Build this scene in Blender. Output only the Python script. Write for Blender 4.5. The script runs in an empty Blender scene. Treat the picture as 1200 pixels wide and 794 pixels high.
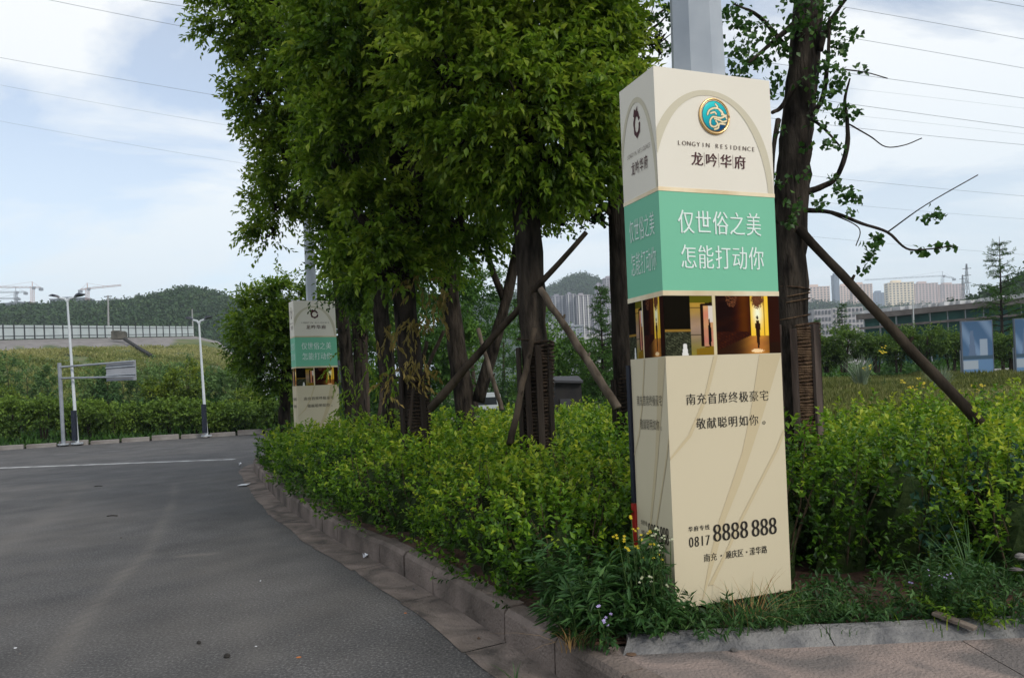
import bpy, math, random
import numpy as np
from math import sin, cos, pi, radians, sqrt
rng = np.random.default_rng(7); random.seed(7)
sc = bpy.context.scene
COL = sc.collection
# ------------------------------------------------------------------ camera
FOC, CX, HY, ROLL, EYE = 880.0, 600.0, 450.0, -0.045, 1.6
cam = bpy.data.objects.new('camera', bpy.data.cameras.new('camera')); COL.objects.link(cam)
cam.data.sensor_width = 36; cam.data.lens = FOC/1200*36
cam.data.shift_y = (HY-397)/1200
cam.data.clip_start = .05; cam.data.clip_end = 12000
from mathutils import Matrix, Vector
_r = Vector((cos(ROLL), 0, sin(ROLL))); _u = Vector((-sin(ROLL), 0, cos(ROLL))); _b = Vector((0, -1, 0))
cam.matrix_world = Matrix(((_r.x, _u.x, _b.x, 0), (_r.y, _u.y, _b.y, 0), (_r.z, _u.z, _b.z, EYE), (0, 0, 0, 1)))
sc.camera = cam
# ------------------------------------------------------------------ sky and sun
SUN_DIR = Vector((0.62, -0.62, 0.62)).normalized()
W = bpy.data.worlds.new("World"); sc.world = W; W.use_nodes = True
nt = W.node_tree; nt.nodes.clear()
def N(t, typ, **k):
    n = t.nodes.new(typ)
    for a, b in k.items():
        if a.startswith('i_'): n.inputs[int(a[2:])].default_value = b
        else: setattr(n, a, b)
    return n
def ramp(t, pts, interp='LINEAR'):
    n = t.nodes.new('ShaderNodeValToRGB'); e = n.color_ramp.elements; n.color_ramp.interpolation = interp
    while len(e) < len(pts): e.new(.5)
    for x, (p, c) in zip(e, pts):
        x.position = p; x.color = (c[0], c[1], c[2], 1) if hasattr(c, '__len__') else (c, c, c, 1)
    return n
sky = N(nt, 'ShaderNodeTexSky', sky_type='NISHITA', sun_disc=False)
sky.sun_elevation = math.asin(SUN_DIR.z); sky.sun_rotation = math.atan2(SUN_DIR.x, SUN_DIR.y)
sky.air_density = 1.0; sky.dust_density = .7; sky.ozone_density = 1.0
bg1 = N(nt, 'ShaderNodeBackground'); bg1.inputs[1].default_value = 0.14
bg2 = N(nt, 'ShaderNodeBackground'); bg2.inputs[1].default_value = 1.0
nt.links.new(sky.outputs[0], bg1.inputs[0])
tc = N(nt, 'ShaderNodeTexCoord'); sep = N(nt, 'ShaderNodeSeparateXYZ'); nt.links.new(tc.outputs['Generated'], sep.inputs[0])
addz = N(nt, 'ShaderNodeMath', operation='ADD'); addz.inputs[1].default_value = .22
absz = N(nt, 'ShaderNodeMath', operation='ABSOLUTE'); nt.links.new(sep.outputs[2], absz.inputs[0]); nt.links.new(absz.outputs[0], addz.inputs[0])
dv = [N(nt, 'ShaderNodeMath', operation='DIVIDE') for _ in range(2)]
cmb = N(nt, 'ShaderNodeCombineXYZ')
for i in range(2):
    nt.links.new(sep.outputs[i], dv[i].inputs[0]); nt.links.new(addz.outputs[0], dv[i].inputs[1]); nt.links.new(dv[i].outputs[0], cmb.inputs[i])
nz = N(nt, 'ShaderNodeTexNoise', noise_dimensions='3D'); nz.inputs['Scale'].default_value = 1.35; nz.inputs['Detail'].default_value = 7; nz.inputs['Roughness'].default_value = .55; nz.inputs['Distortion'].default_value = .35
mpc = N(nt, 'ShaderNodeMapping'); mpc.inputs['Location'].default_value = (7.7, 2.3, 0); mpc.inputs['Scale'].default_value = (1, 1.5, 1)
nt.links.new(cmb.outputs[0], mpc.inputs[0]); nt.links.new(mpc.outputs[0], nz.inputs['Vector'])
rp = ramp(nt, [(.43, .35), (.56, .97)]); nt.links.new(nz.outputs[0], rp.inputs[0])
# the veil of thin cloud thickens towards the horizon everywhere
hz = N(nt, 'ShaderNodeMapRange'); hz.inputs[1].default_value = 0.0; hz.inputs[2].default_value = .35; hz.inputs[3].default_value = 1.0; hz.inputs[4].default_value = 0.0
nt.links.new(absz.outputs[0], hz.inputs[0])
mx = N(nt, 'ShaderNodeMixRGB'); mx.inputs[2].default_value = (.93, .93, .93, 1)
nt.links.new(hz.outputs[0], mx.inputs[0]); nt.links.new(rp.outputs[0], mx.inputs[1])
cc = ramp(nt, [(.0, (.65, .75, .83)), (.16, (.74, .81, .86)), (.42, (.83, .85, .86))]); nt.links.new(absz.outputs[0], cc.inputs[0])
nt.links.new(cc.outputs[0], bg2.inputs[0])
mixs = N(nt, 'ShaderNodeMixShader'); nt.links.new(mx.outputs[0], mixs.inputs[0]); nt.links.new(bg1.outputs[0], mixs.inputs[1]); nt.links.new(bg2.outputs[0], mixs.inputs[2])
out = N(nt, 'ShaderNodeOutputWorld'); nt.links.new(mixs.outputs[0], out.inputs[0])
sl = bpy.data.lights.new('sun', 'SUN'); sl.energy = 1.5; sl.angle = radians(12); sl.color = (1, .95, .86)
so = bpy.data.objects.new('sun', sl); COL.objects.link(so); so.rotation_mode = 'QUATERNION'; so.rotation_quaternion = SUN_DIR.to_track_quat('Z', 'Y'); so.location = (20, -20, 30)
sc.view_settings.view_transform = 'Standard'; sc.view_settings.look = 'None'; sc.view_settings.gamma = 1; sc.view_settings.exposure = 0.34
sc.cycles.max_bounces = 5; sc.cycles.diffuse_bounces = 3; sc.cycles.transparent_max_bounces = 4; sc.cycles.transmission_bounces = 3; sc.cycles.volume_bounces = 0
sc.cycles.use_denoising = True
try: sc.cycles.denoiser = 'OPENIMAGEDENOISE'
except Exception: pass
# ------------------------------------------------------------------ where a sight line meets a distance or a level
def at(px, py, Y):
    a, b = px-CX, py-HY
    u = a*cos(ROLL)+b*sin(ROLL); v = -a*sin(ROLL)+b*cos(ROLL)
    return np.array([u*Y/FOC, Y, EYE-v*Y/FOC])
def gnd(px, py, z=0.0):
    a, b = px-CX, py-HY
    v = -a*sin(ROLL)+b*cos(ROLL)
    return at(px, py, FOC*(EYE-z)/v)
# ------------------------------------------------------------------ materials
MATS = {}
def mat(name, c1, c2=None, scale=5, rough=.8, bump=0.0, bscale=None, stretch=(1, 1, 1), metal=0, spec=.3, detail=5, dist=.0, lo=.35, hi=.65):
    if name in MATS: return MATS[name]
    m = bpy.data.materials.new(name); m.use_nodes = True; t = m.node_tree; b = t.nodes['Principled BSDF']
    b.inputs['Roughness'].default_value = rough; b.inputs['Metallic'].default_value = metal
    b.inputs['Specular IOR Level'].default_value = spec
    g = N(t, 'ShaderNodeTexCoord'); mp = N(t, 'ShaderNodeMapping'); mp.inputs['Scale'].default_value = stretch
    t.links.new(g.outputs['Object'], mp.inputs[0])
    n = N(t, 'ShaderNodeTexNoise'); n.inputs['Scale'].default_value = scale; n.inputs['Detail'].default_value = detail; n.inputs['Distortion'].default_value = dist
    t.links.new(mp.outputs[0], n.inputs['Vector'])
    r = ramp(t, [(lo, c1), (hi, c2 or c1)]); t.links.new(n.outputs[0], r.inputs[0]); t.links.new(r.outputs[0], b.inputs['Base Color'])
    if bump:
        n2 = N(t, 'ShaderNodeTexNoise'); n2.inputs['Scale'].default_value = bscale or scale*4; n2.inputs['Detail'].default_value = 4
        t.links.new(mp.outputs[0], n2.inputs['Vector'])
        bp = N(t, 'ShaderNodeBump'); bp.inputs['Strength'].default_value = bump; bp.inputs['Distance'].default_value = .02
        t.links.new(n2.outputs[0], bp.inputs['Height']); t.links.new(bp.outputs[0], b.inputs['Normal'])
    MATS[name] = m; return m
def leafmat(name, stops, trans=.3, rough=.45, spec=.35):
    m = bpy.data.materials.new(name); m.use_nodes = True; t = m.node_tree; b = t.nodes['Principled BSDF']
    a = N(t, 'ShaderNodeAttribute', attribute_name='tint')
    r = ramp(t, stops); t.links.new(a.outputs['Fac'], r.inputs[0]); t.links.new(r.outputs[0], b.inputs['Base Color'])
    b.inputs['Roughness'].default_value = rough; b.inputs['Specular IOR Level'].default_value = spec
    tr = N(t, 'ShaderNodeBsdfTranslucent'); t.links.new(r.outputs[0], tr.inputs[0])
    ms = N(t, 'ShaderNodeMixShader'); ms.inputs[0].default_value = trans
    t.links.new(b.outputs[0], ms.inputs[1]); t.links.new(tr.outputs[0], ms.inputs[2]); t.links.new(ms.outputs[0], t.nodes['Material Output'].inputs[0])
    MATS[name] = m; return m
def printmat(name, rough=.55):
    m = bpy.data.materials.new(name); m.use_nodes = True; t = m.node_tree; b = t.nodes['Principled BSDF']
    a = N(t, 'ShaderNodeAttribute', attribute_name='ink'); t.links.new(a.outputs['Color'], b.inputs['Base Color'])
    b.inputs['Roughness'].default_value = rough; b.inputs['Specular IOR Level'].default_value = .04
    MATS[name] = m; return m
# ------------------------------------------------------------------ objects
ORIG = {}
def tag(o, label=None, cat=None, group=None, kind=None):
    if label: o['label'] = label
    if cat: o['category'] = cat
    if group: o['group'] = group
    if kind: o['kind'] = kind
    return o
def empty(name, loc, label, cat, group=None, local=False):
    o = bpy.data.objects.new(name, None); COL.objects.link(o); o.location = tuple(loc); o.empty_display_size = .2
    ORIG[o.name] = np.zeros(3) if local else np.array(loc, float)
    return tag(o, label, cat, group)
def place(name, me, m, parent=None, base=None):
    o = bpy.data.objects.new(name, me); COL.objects.link(o)
    if m: 
        me.materials.clear(); me.materials.append(m)
    if parent is not None:
        off = ORIG.get(parent.name, np.zeros(3)); o.parent = parent
    elif base is None:
        n = len(me.vertices); c = np.empty(n*3); me.vertices.foreach_get('co', c); c = c.reshape(-1, 3)
        off = np.array([(c[:, 0].min()+c[:, 0].max())/2, (c[:, 1].min()+c[:, 1].max())/2, c[:, 2].min()]); o.location = tuple(off)
    else:
        off = np.array(base, float); o.location = tuple(off)
    if np.abs(off).sum() > 0: me.transform(Matrix.Translation(-Vector(off)))
    ORIG[o.name] = off
    return o
def raw(name, V, F, smooth=False):
    """mesh from arrays; F an (n,k) array"""
    V = np.asarray(V, float); F = np.asarray(F, int); me = bpy.data.meshes.new(name)
    me.vertices.add(len(V)); me.vertices.foreach_set('co', V.ravel())
    k = F.shape[1]; me.loops.add(F.size); me.loops.foreach_set('vertex_index', F.ravel())
    me.polygons.add(len(F)); me.polygons.foreach_set('loop_start', np.arange(0, F.size, k)); me.polygons.foreach_set('loop_total', np.full(len(F), k))
    if smooth: me.polygons.foreach_set('use_smooth', np.ones(len(F), bool))
    me.update(calc_edges=True); return me
def attr(me, name, data, typ='FLOAT'):
    a = me.attributes.new(name, typ, 'POINT')
    if typ == 'FLOAT': a.data.foreach_set('value', np.asarray(data, float).ravel())
    else:
        d = np.asarray(data, float)
        if d.shape[1] == 3: d = np.hstack([d, np.ones((len(d), 1))])
        a.data.foreach_set('color', d.ravel())
class MB:
    def __init__(s): s.v = []; s.f = []
    def add(s, V, F):
        n = len(s.v); s.v += [tuple(map(float, p)) for p in V]; s.f += [tuple(int(i)+n for i in f) for f in F]; return s
    def box(s, c, size, rz=0, ch=0):
        x, y, z = [k/2 for k in size]; ca, sa = cos(rz), sin(rz)
        if ch:
            P = [(-x, -y, -z), (x, -y, -z), (x, y, -z), (-x, y, -z), (-x, -y, z-ch), (x, -y, z-ch), (x, y, z-ch), (-x, y, z-ch), (-x+ch, -y+ch, z), (x-ch, -y+ch, z), (x-ch, y-ch, z), (-x+ch, y-ch, z)]
            F = [(3, 2, 1, 0), (8, 9, 10, 11)]+[(i, (i+1) % 4, (i+1) % 4+4, i+4) for i in range(4)]+[(i+4, (i+1) % 4+4, (i+1) % 4+8, i+8) for i in range(4)]
        else:
            P = [(-x, -y, -z), (x, -y, -z), (x, y, -z), (-x, y, -z), (-x, -y, z), (x, -y, z), (x, y, z), (-x, y, z)]
            F = [(3, 2, 1, 0), (4, 5, 6, 7)]+[(i, (i+1) % 4, (i+1) % 4+4, i+4) for i in range(4)]
        return s.add([(c[0]+p[0]*ca-p[1]*sa, c[1]+p[0]*sa+p[1]*ca, c[2]+p[2]) for p in P], F)
    def bar(s, a, b, w, h=None):
        """square bar between two points"""
        return s.tube([a, b], [w*.7071], 4, twist=pi/4)
    def tube(s, pts, rad, sides=8, twist=0, jit=0, seed=0):
        pts = [np.array(p, float) for p in pts]; n = len(pts)
        if len(rad) == 1: rad = list(rad)*n
        r_ = np.random.default_rng(seed)
        V = []; ref = None
        for i, p in enumerate(pts):
            d = pts[min(i+1, n-1)]-pts[max(i-1, 0)]; d = d/(np.linalg.norm(d)+1e-9)
            if ref is None: ref = np.array([1, 0, 0]) if abs(d[0]) < .8 else np.array([0, 1, 0])
            a = ref-d*np.dot(ref, d); a /= np.linalg.norm(a)+1e-9; ref = a; b = np.cross(d, a)
            for k in range(sides):
                t = 2*pi*k/sides+twist; rr = rad[i]*(1+jit*r_.normal())
                V.append(p+(a*cos(t)+b*sin(t))*rr)
        F = [(i*sides+k, i*sides+(k+1) % sides, (i+1)*sides+(k+1) % sides, (i+1)*sides+k) for i in range(n-1) for k in range(sides)]
        F += [tuple(range(sides))[::-1], tuple((n-1)*sides+k for k in range(sides))]
        return s.add(V, F)
    def poly(s, P, h=None):
        """flat polygon, given thickness downwards along h"""
        n = len(P)
        if h is None: return s.add(P, [tuple(range(n))])
        Q = [np.array(p)+np.array(h) for p in P]
        return s.add(list(P)+Q, [tuple(range(n)), tuple(range(2*n-1, n-1, -1))]+[(i, i+n, (i+1) % n+n, (i+1) % n) for i in range(n)])
    def build(s, name, m, parent=None, base=None, smooth=False):
        me = bpy.data.meshes.new(name); me.from_pydata(s.v, [], s.f); me.update()
        if smooth: me.polygons.foreach_set('use_smooth', np.ones(len(me.polygons), bool))
        return place(name, me, m, parent, base)
def smoothpath(P, k=6):
    """Catmull-Rom through the rows of P"""
    P = [np.array(p, float) for p in P]; Q = [2*P[0]-P[1]]+P+[2*P[-1]-P[-2]]; o = []
    for i in range(1, len(Q)-2):
        for j in range(k):
            t = j/k; a, b, c, d = Q[i-1:i+3]
            o.append(.5*((2*b)+(c-a)*t+(2*a-5*b+4*c-d)*t*t+(3*b-a-3*c+d)*t**3))
    o.append(P[-1]); return o
def unit(a): return a/(np.linalg.norm(a, axis=-1, keepdims=True)+1e-9)
# ------------------------------------------------------------------ leaves
def leaf_mesh(name, P, A, Nn, L, Wd, tint, m, parent=None, base=None, fold=.25, bend=.15):
    A = unit(A); Nn = unit(Nn-A*(A*Nn).sum(1, keepdims=True)); S = np.cross(A, Nn); n = len(P)
    L = np.broadcast_to(L, (n,)).reshape(-1, 1); Wd = np.broadcast_to(Wd, (n,)).reshape(-1, 1)
    V = np.empty((n, 4, 3)); mid = P+A*L*.45
    V[:, 0] = P; V[:, 1] = mid+S*Wd/2+Nn*Wd*fold; V[:, 2] = P+A*L-Nn*L*bend; V[:, 3] = mid-S*Wd/2+Nn*Wd*fold
    i = np.arange(n).reshape(-1, 1)*4
    F = np.concatenate([i+np.array([[0, 1, 2]]), i+np.array([[0, 2, 3]])], 0)
    me = raw(name, V.reshape(-1, 3), F); attr(me, 'tint', np.repeat(np.clip(tint, 0, 1), 4))
    return place(name, me, m, parent, base)
def twigs(T, D, tl, k, droop=.3, spread=.8, t0=None, tipgain=.2):
    """leaf bases, axes, normals, tints for k leaves along each twig"""
    n = len(T); D = unit(D); tl = np.broadcast_to(tl, (n,)).reshape(-1, 1)
    P, A, NN, TT = [], [], [], []
    for j in range(k):
        s = (j+rng.random((n, 1)))/k
        p = T+D*tl*s+np.array([0, 0, -1])*droop*tl*s*s*.7
        r = unit(rng.normal(size=(n, 3))); r = unit(r-D*(r*D).sum(1, keepdims=True))
        a = unit(D*(.35+.5*s)+r*spread+np.array([0, 0, -1])*droop)
        nn = unit(np.array([0, 0, 1.])+rng.normal(size=(n, 3))*.45)
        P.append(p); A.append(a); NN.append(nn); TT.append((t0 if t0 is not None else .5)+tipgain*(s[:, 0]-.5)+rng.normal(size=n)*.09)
    return np.concatenate(P), np.concatenate(A), np.concatenate(NN), np.concatenate(TT)
def crown_leaves(blobs, ntw, k, tl, droop, spread=.8, rin=.55, rough=.16, t0=.4, gap=0.0):
    """blobs: (centre, (rx,ry,rz)); twigs on each blob's outer shell, broken into masses by a low-frequency field"""
    T, D, TT = [], [], []
    tot = sum(b[1][0]*b[1][2] for b in blobs)
    fr = rng.normal(size=(6, 3))*2.2; ph = rng.random(6)*6.28
    for c, r in blobs:
        n = int(ntw*r[0]*r[2]/tot)+8
        c = np.array(c); r = np.array(r); npad = max(6, int(n/22)); pc = unit(rng.normal(size=(npad, 3))); pr = .78+.34*rng.random((npad, 1)); pi_ = rng.integers(0, npad, n)
        loose = rng.random((n, 1)) < .3
        d = np.where(loose, unit(rng.normal(size=(n, 3))), unit(pc[pi_]+rng.normal(size=(n, 3))*np.array([.2, .2, .09])))
        f = sum(np.sin(d@fr[i]*1.7+ph[i]) for i in range(6))/6
        rad = np.where(loose, rin+(1-rin)*rng.random((n, 1))**.6, pr[pi_]*(.92+.1*rng.random((n, 1))))*(1+rough*2*f[:, None])
        p = c+d*r*rad
        keep = rng.random(n) > gap*(f < -.1)
        T.append(p[keep]); D.append((unit(d*np.array([1, 1, .6]))+rng.normal(size=(n, 3))*.35+np.array([0, 0, .12]))[keep])
        lump = sum(np.sin(p@fr[i]*2.6+ph[i]) for i in range(6))/6
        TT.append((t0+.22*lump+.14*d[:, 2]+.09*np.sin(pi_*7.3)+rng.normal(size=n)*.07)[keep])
    T = np.concatenate(T); D = np.concatenate(D); TT = np.concatenate(TT)
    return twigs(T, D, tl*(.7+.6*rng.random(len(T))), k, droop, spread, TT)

bark = mat('bark', (.010, .008, .007), (.060, .048, .038), 14, .95, 1.6, 34, (1, 1, .22), spec=.1)
bark_grey = mat('bark_grey', (.03, .022, .018), (.075, .058, .045), 8, .95, 1.0, 24, (1, 1, .2), spec=.1)
wood_pole = mat('wood_pole', (.020, .015, .011), (.065, .05, .036), 6, .9, .8, 20, (1, 1, .3), spec=.1)
wood_pale = mat('wood_pale', (.05, .038, .028), (.20, .16, .125), 7, .9, .7, 20, (1, 1, .3), spec=.1)
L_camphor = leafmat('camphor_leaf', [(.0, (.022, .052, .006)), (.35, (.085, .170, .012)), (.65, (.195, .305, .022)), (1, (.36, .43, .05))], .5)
L_ginkgo = leafmat('ginkgo_leaf', [(.0, (.020, .060, .010)), (.6, (.050, .13, .02)), (1, (.12, .22, .04))], .35)
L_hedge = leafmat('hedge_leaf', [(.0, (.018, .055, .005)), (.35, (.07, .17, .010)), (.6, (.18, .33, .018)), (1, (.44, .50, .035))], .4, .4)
L_back = leafmat('far_leaf', [(.0, (.02, .06, .010)), (.5, (.06, .15, .018)), (1, (.15, .27, .03))], .35, .6)
L_poplar = leafmat('poplar_leaf', [(.0, (.03, .08, .025)), (.5, (.075, .16, .045)), (1, (.17, .27, .08))], .3, .6)
L_round = leafmat('round_tree_leaf', [(.0, (.014, .04, .008)), (.5, (.075, .145, .02)), (1, (.18, .28, .035))], .35, .6)
L_yellow = leafmat('yellow_tree_leaf', [(.0, (.05, .10, .01)), (.5, (.14, .21, .02)), (1, (.27, .31, .03))], .3, .6)
L_weed = leafmat('weed_leaf', [(.0, (.016, .048, .012)), (.5, (.04, .11, .025)), (1, (.11, .21, .045))], .3, .5)
L_blue = leafmat('blue_green_leaf', [(.0, (.015, .05, .03)), (.5, (.03, .09, .055)), (1, (.07, .16, .09))], .2, .5)
L_grass = leafmat('grass_blade', [(.0, (.06, .09, .015)), (.5, (.17, .20, .04)), (1, (.36, .34, .13))], .3, .6)
L_straw = leafmat('straw_blade', [(.0, (.25, .13, .04)), (1, (.45, .3, .12))], .2, .6)
L_pale = leafmat('pale_blade', [(.0, (.09, .14, .08)), (1, (.28, .34, .22))], .2, .6)
L_dry = leafmat('dry_leaf', [(.0, (.10, .09, .02)), (.5, (.22, .17, .04)), (1, (.34, .22, .06))], .3, .6)
petal_y = mat('yellow_petal', (.6, .48, .02), (.5, .36, .01), 30, .6)
petal_w = mat('white_petal', (.5, .5, .36), (.38, .4, .22), 30, .6)
petal_p = mat('lilac_petal', (.36, .27, .55), (.5, .42, .7), 30, .6)
# ------------------------------------------------------------------ ground, road, kerbs
def sheet(name, P, z, m, thick=None):
    mb = MB(); mb.poly([(p[0], p[1], z) for p in P], None if thick is None else (0, 0, -thick)); return tag(mb.build(name, m), kind='structure')
dirtgreen = mat('far_ground', (.05, .075, .02), (.10, .11, .045), .05, .95, 0)
sheet('ground', [(-6000, -3000), (6000, -3000), (6000, 9000), (-6000, 9000)], -.9, dirtgreen)
# asphalt with dust tracks and worn patches held on the mesh
xs = np.concatenate([np.linspace(-90, -14, 40), np.linspace(-13.9, 2.0, 220), np.linspace(2.5, 14, 10)])
FK = [gnd(-60, 531), gnd(0, 527), gnd(100, 521), gnd(200, 514.5), gnd(300, 508.5)]
fks, fki = np.polyfit([p[0] for p in FK], [p[1] for p in FK], 1)
ts = np.concatenate([np.linspace(-.25, .1, 10), np.linspace(.102, 1, 250)**1.0])
def road_y(t, x): return np.where(t < 0, t*24, t*(fki+fks*x))
X, T_ = np.meshgrid(xs, ts); Yr = road_y(T_, X); Yr = np.where(X < -14, T_*(fki+fks*X), Yr)
V = np.stack([X, Yr, np.zeros_like(X)], -1).reshape(-1, 3)
def field(V, seed, sc_, n=14):
    r = np.random.default_rng(seed); o = 0
    for i in range(n):
        k = r.normal(size=V.shape[1])*sc_*(1+i*.35); o = o+np.sin(V@k+r.random()*6.28)/(1+i*.35)
    return o/3.0
def polydist(P, Q):
    d = np.full(len(P), 1e9)
    for a, b in zip(Q[:-1], Q[1:]):
        ab = b-a; t = np.clip(((P-a)@ab)/(ab@ab), 0, 1); d = np.minimum(d, np.linalg.norm(P-(a+t[:, None]*ab), axis=1))
    return d
xy = V[:, :2]
track = [gnd(*q)[:2] for q in [(205, 566), (202, 588), (190, 612), (180, 635), (165, 655), (145, 672), (120, 700), (95, 730), (70, 765), (50, 800)]]
track = np.array([q[:2] for q in smoothpath([np.array([p[0], p[1], 0]) for p in track], 4)])
dt = polydist(xy, track)
wid = .05+.05*np.clip((6-xy[:, 1])/3, 0, 1); st = .6*np.exp(-(dt/wid)**2)*(.6+.4*field(xy, 5, 3))
tr2 = np.array([gnd(*q)[:2] for q in [(212, 651), (250, 648)]]); st += .5*np.exp(-(polydist(xy, tr2)/.05)**2)
tr3 = np.array([p+np.array([-1.9, .3]) for p in track]); st += .30*np.exp(-(polydist(xy, tr3)/.16)**2)*(.5+.5*field(xy, 7, 2)); tr4 = np.array([p+np.array([1.15, .2]) for p in track]); st += .22*np.exp(-(polydist(xy, tr4)/.14)**2)*(.5+.5*field(xy, 8, 2))
st += .34*np.clip(field(xy*np.array([1, .45]), 1, .7), 0, 1) + .14*field(xy, 2, 2.5)
reddish = np.clip(field(xy, 9, .55)-.15, 0, 1)*np.clip((6.5-xy[:, 1])/3, 0, 1)
ny, nx = X.shape
idx = np.arange(ny*nx).reshape(ny, nx)
F = np.stack([idx[:-1, :-1], idx[:-1, 1:], idx[1:, 1:], idx[1:, :-1]], -1).reshape(-1, 4)
me = raw('road', V, F); attr(me, 'stain', np.clip(st, 0, 1)); attr(me, 'red', reddish)
m = bpy.data.materials.new('asphalt'); m.use_nodes = True; t = m.node_tree; b = t.nodes['Principled BSDF']; b.inputs['Roughness'].default_value = .82; b.inputs['Specular IOR Level'].default_value = .25
g = N(t, 'ShaderNodeTexCoord')
n1 = N(t, 'ShaderNodeTexNoise'); n1.inputs['Scale'].default_value = 55; n1.inputs['Detail'].default_value = 6; n1.inputs['Roughness'].default_value = .75; t.links.new(g.outputs['Object'], n1.inputs['Vector'])
n2 = N(t, 'ShaderNodeTexNoise'); n2.inputs['Scale'].default_value = 1.1; n2.inputs['Detail'].default_value = 8; n2.inputs['Roughness'].default_value = .65; t.links.new(g.outputs['Object'], n2.inputs['Vector'])
r1 = ramp(t, [(.34, (.030, .029, .030)), (.46, (.072, .069, .069)), (.54, (.098, .095, .094)), (.66, (.24, .23, .22))]); t.links.new(n1.outputs[0], r1.inputs[0])
r2 = ramp(t, [(.3, .68), (.5, .98), (.7, 1.28)]); t.links.new(n2.outputs[0], r2.inputs[0])
ml = N(t, 'ShaderNodeMixRGB', blend_type='MULTIPLY'); ml.inputs[0].default_value = 1; t.links.new(r1.outputs[0], ml.inputs[1]); t.links.new(r2.outputs[0], ml.inputs[2])
a1 = N(t, 'ShaderNodeAttribute', attribute_name='stain'); m1 = N(t, 'ShaderNodeMixRGB'); m1.inputs[2].default_value = (.20, .18, .16, 1); t.links.new(a1.outputs['Fac'], m1.inputs[0]); t.links.new(ml.outputs[0], m1.inputs[1])
a2 = N(t, 'ShaderNodeAttribute', attribute_name='red'); mm = N(t, 'ShaderNodeMath', operation='MULTIPLY'); mm.inputs[1].default_value = .35; t.links.new(a2.outputs['Fac'], mm.inputs[0])
m2 = N(t, 'ShaderNodeMixRGB'); m2.inputs[2].default_value = (.13, .095, .08, 1); t.links.new(mm.outputs[0], m2.inputs[0]); t.links.new(m1.outputs[0], m2.inputs[1]); t.links.new(m2.outputs[0], b.inputs['Base Color'])
bp = N(t, 'ShaderNodeBump'); bp.inputs['Strength'].default_value = .8; bp.inputs['Distance'].default_value = .012; t.links.new(n1.outputs[0], bp.inputs['Height']); t.links.new(bp.outputs[0], b.inputs['Normal'])
tag(place('road', me, m), kind='structure')
# kerb line of the planted bed
KP = [(650, 792), (594, 754), (546, 722), (480, 681), (450, 663), (409, 643), (361, 613), (339, 598), (320, 580), (304, 561), (297, 548)]
kp = [gnd(*p) for p in KP]
slope = (kp[0]-kp[1])/np.linalg.norm(kp[0]-kp[1])
KB = [kp[0]+slope*1.9, kp[0]+slope*.9]+kp+[kp[-1]+np.array([.0, 1.5, 0]), kp[-1]+np.array([.6, 3.0, 0]), kp[-1]+np.array([2.0, 4.4, 0]), kp[-1]+np.array([5.0, 5.8, 0])]
KB = np.array(smoothpath(KB, 8)); KB[:, 2] = 0
# smooth and resample
for _ in range(6): KB[1:-1] = (KB[:-2]+2*KB[1:-1]+KB[2:])/4
seg = np.r_[0, np.cumsum(np.linalg.norm(np.diff(KB, axis=0), axis=1))]
def kerb_at(s):
    p = np.array([np.interp(s, seg, KB[:, i]) for i in range(3)]); q = np.array([np.interp(s+.05, seg, KB[:, i]) for i in range(3)])
    d = unit(q-p); return p, d, np.array([d[1], -d[0], 0])          # n points into the bed (right of travel)
concrete_red = mat('kerb_concrete', (.075, .062, .052), (.25, .198, .17), 2.3, .92, .9, 45, spec=.2, detail=10, lo=.32, hi=.68)
kerb_root = tag(bpy.data.objects.new('kerb', None), kind='structure'); COL.objects.link(kerb_root); ORIG['kerb'] = np.zeros(3)
s_ = 0.0; k_ = 0
while s_ < seg[-1]-.7:
    ln = .62+.05*random.random(); ns = 3; mb = MB(); prof = [(0, .0), (.004, .185), (.03, .218), (.15, .222), (.15, 0)]
    dz = random.uniform(-.005, .006); dn = random.uniform(-.006, .006); V = []
    for i in range(ns+1):
        p, d, n = kerb_at(s_+.008+(ln-.016)*i/ns)
        V += [p+n*(a+dn)+np.array([0, 0, z_+dz if z_ else -.01]) for a, z_ in prof]
    F = [(i*5+k, i*5+(k+1) % 5, (i+1)*5+(k+1) % 5, (i+1)*5+k) for i in range(ns) for k in range(5)]+[(4, 3, 2, 1, 0), tuple(ns*5+k for k in range(5))]
    mb.add(V, F).build('kerb_stone', concrete_red, kerb_root); s_ += ln; k_ += 1
# gutter strip between asphalt and kerb, cast in slabs
gut = mat('gutter_concrete', (.085, .072, .063), (.25, .20, .17), 2.6, .92, .8, 45, spec=.2, dist=1.2, detail=10, lo=.34, hi=.64)
GP = [(576, 794), (524, 759), (472, 722), (413, 681), (357, 641), (320, 607), (294, 578), (278, 556), (280, 543)]
gr = tag(bpy.data.objects.new('gutter', None), kind='structure'); COL.objects.link(gr); ORIG['gutter'] = np.zeros(3)
s_ = 0.0
while s_ < seg[-1]-6.5:
    ln = 1.25; V = []; wob = [.275+.012*sin(s_*3+i)+.02*random.random() for i in range(6)]
    for i in range(6):
        p, d, n = kerb_at(s_+.006+(ln-.012)*i/5); V += [p-n*wob[i]+np.array([0, 0, .006]), p-n*.001+np.array([0, 0, .014])]
    MB().add(V, [(2*i, 2*i+1, 2*i+3, 2*i+2) for i in range(5)]).build('gutter_slab', gut, gr); s_ += ln
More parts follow.
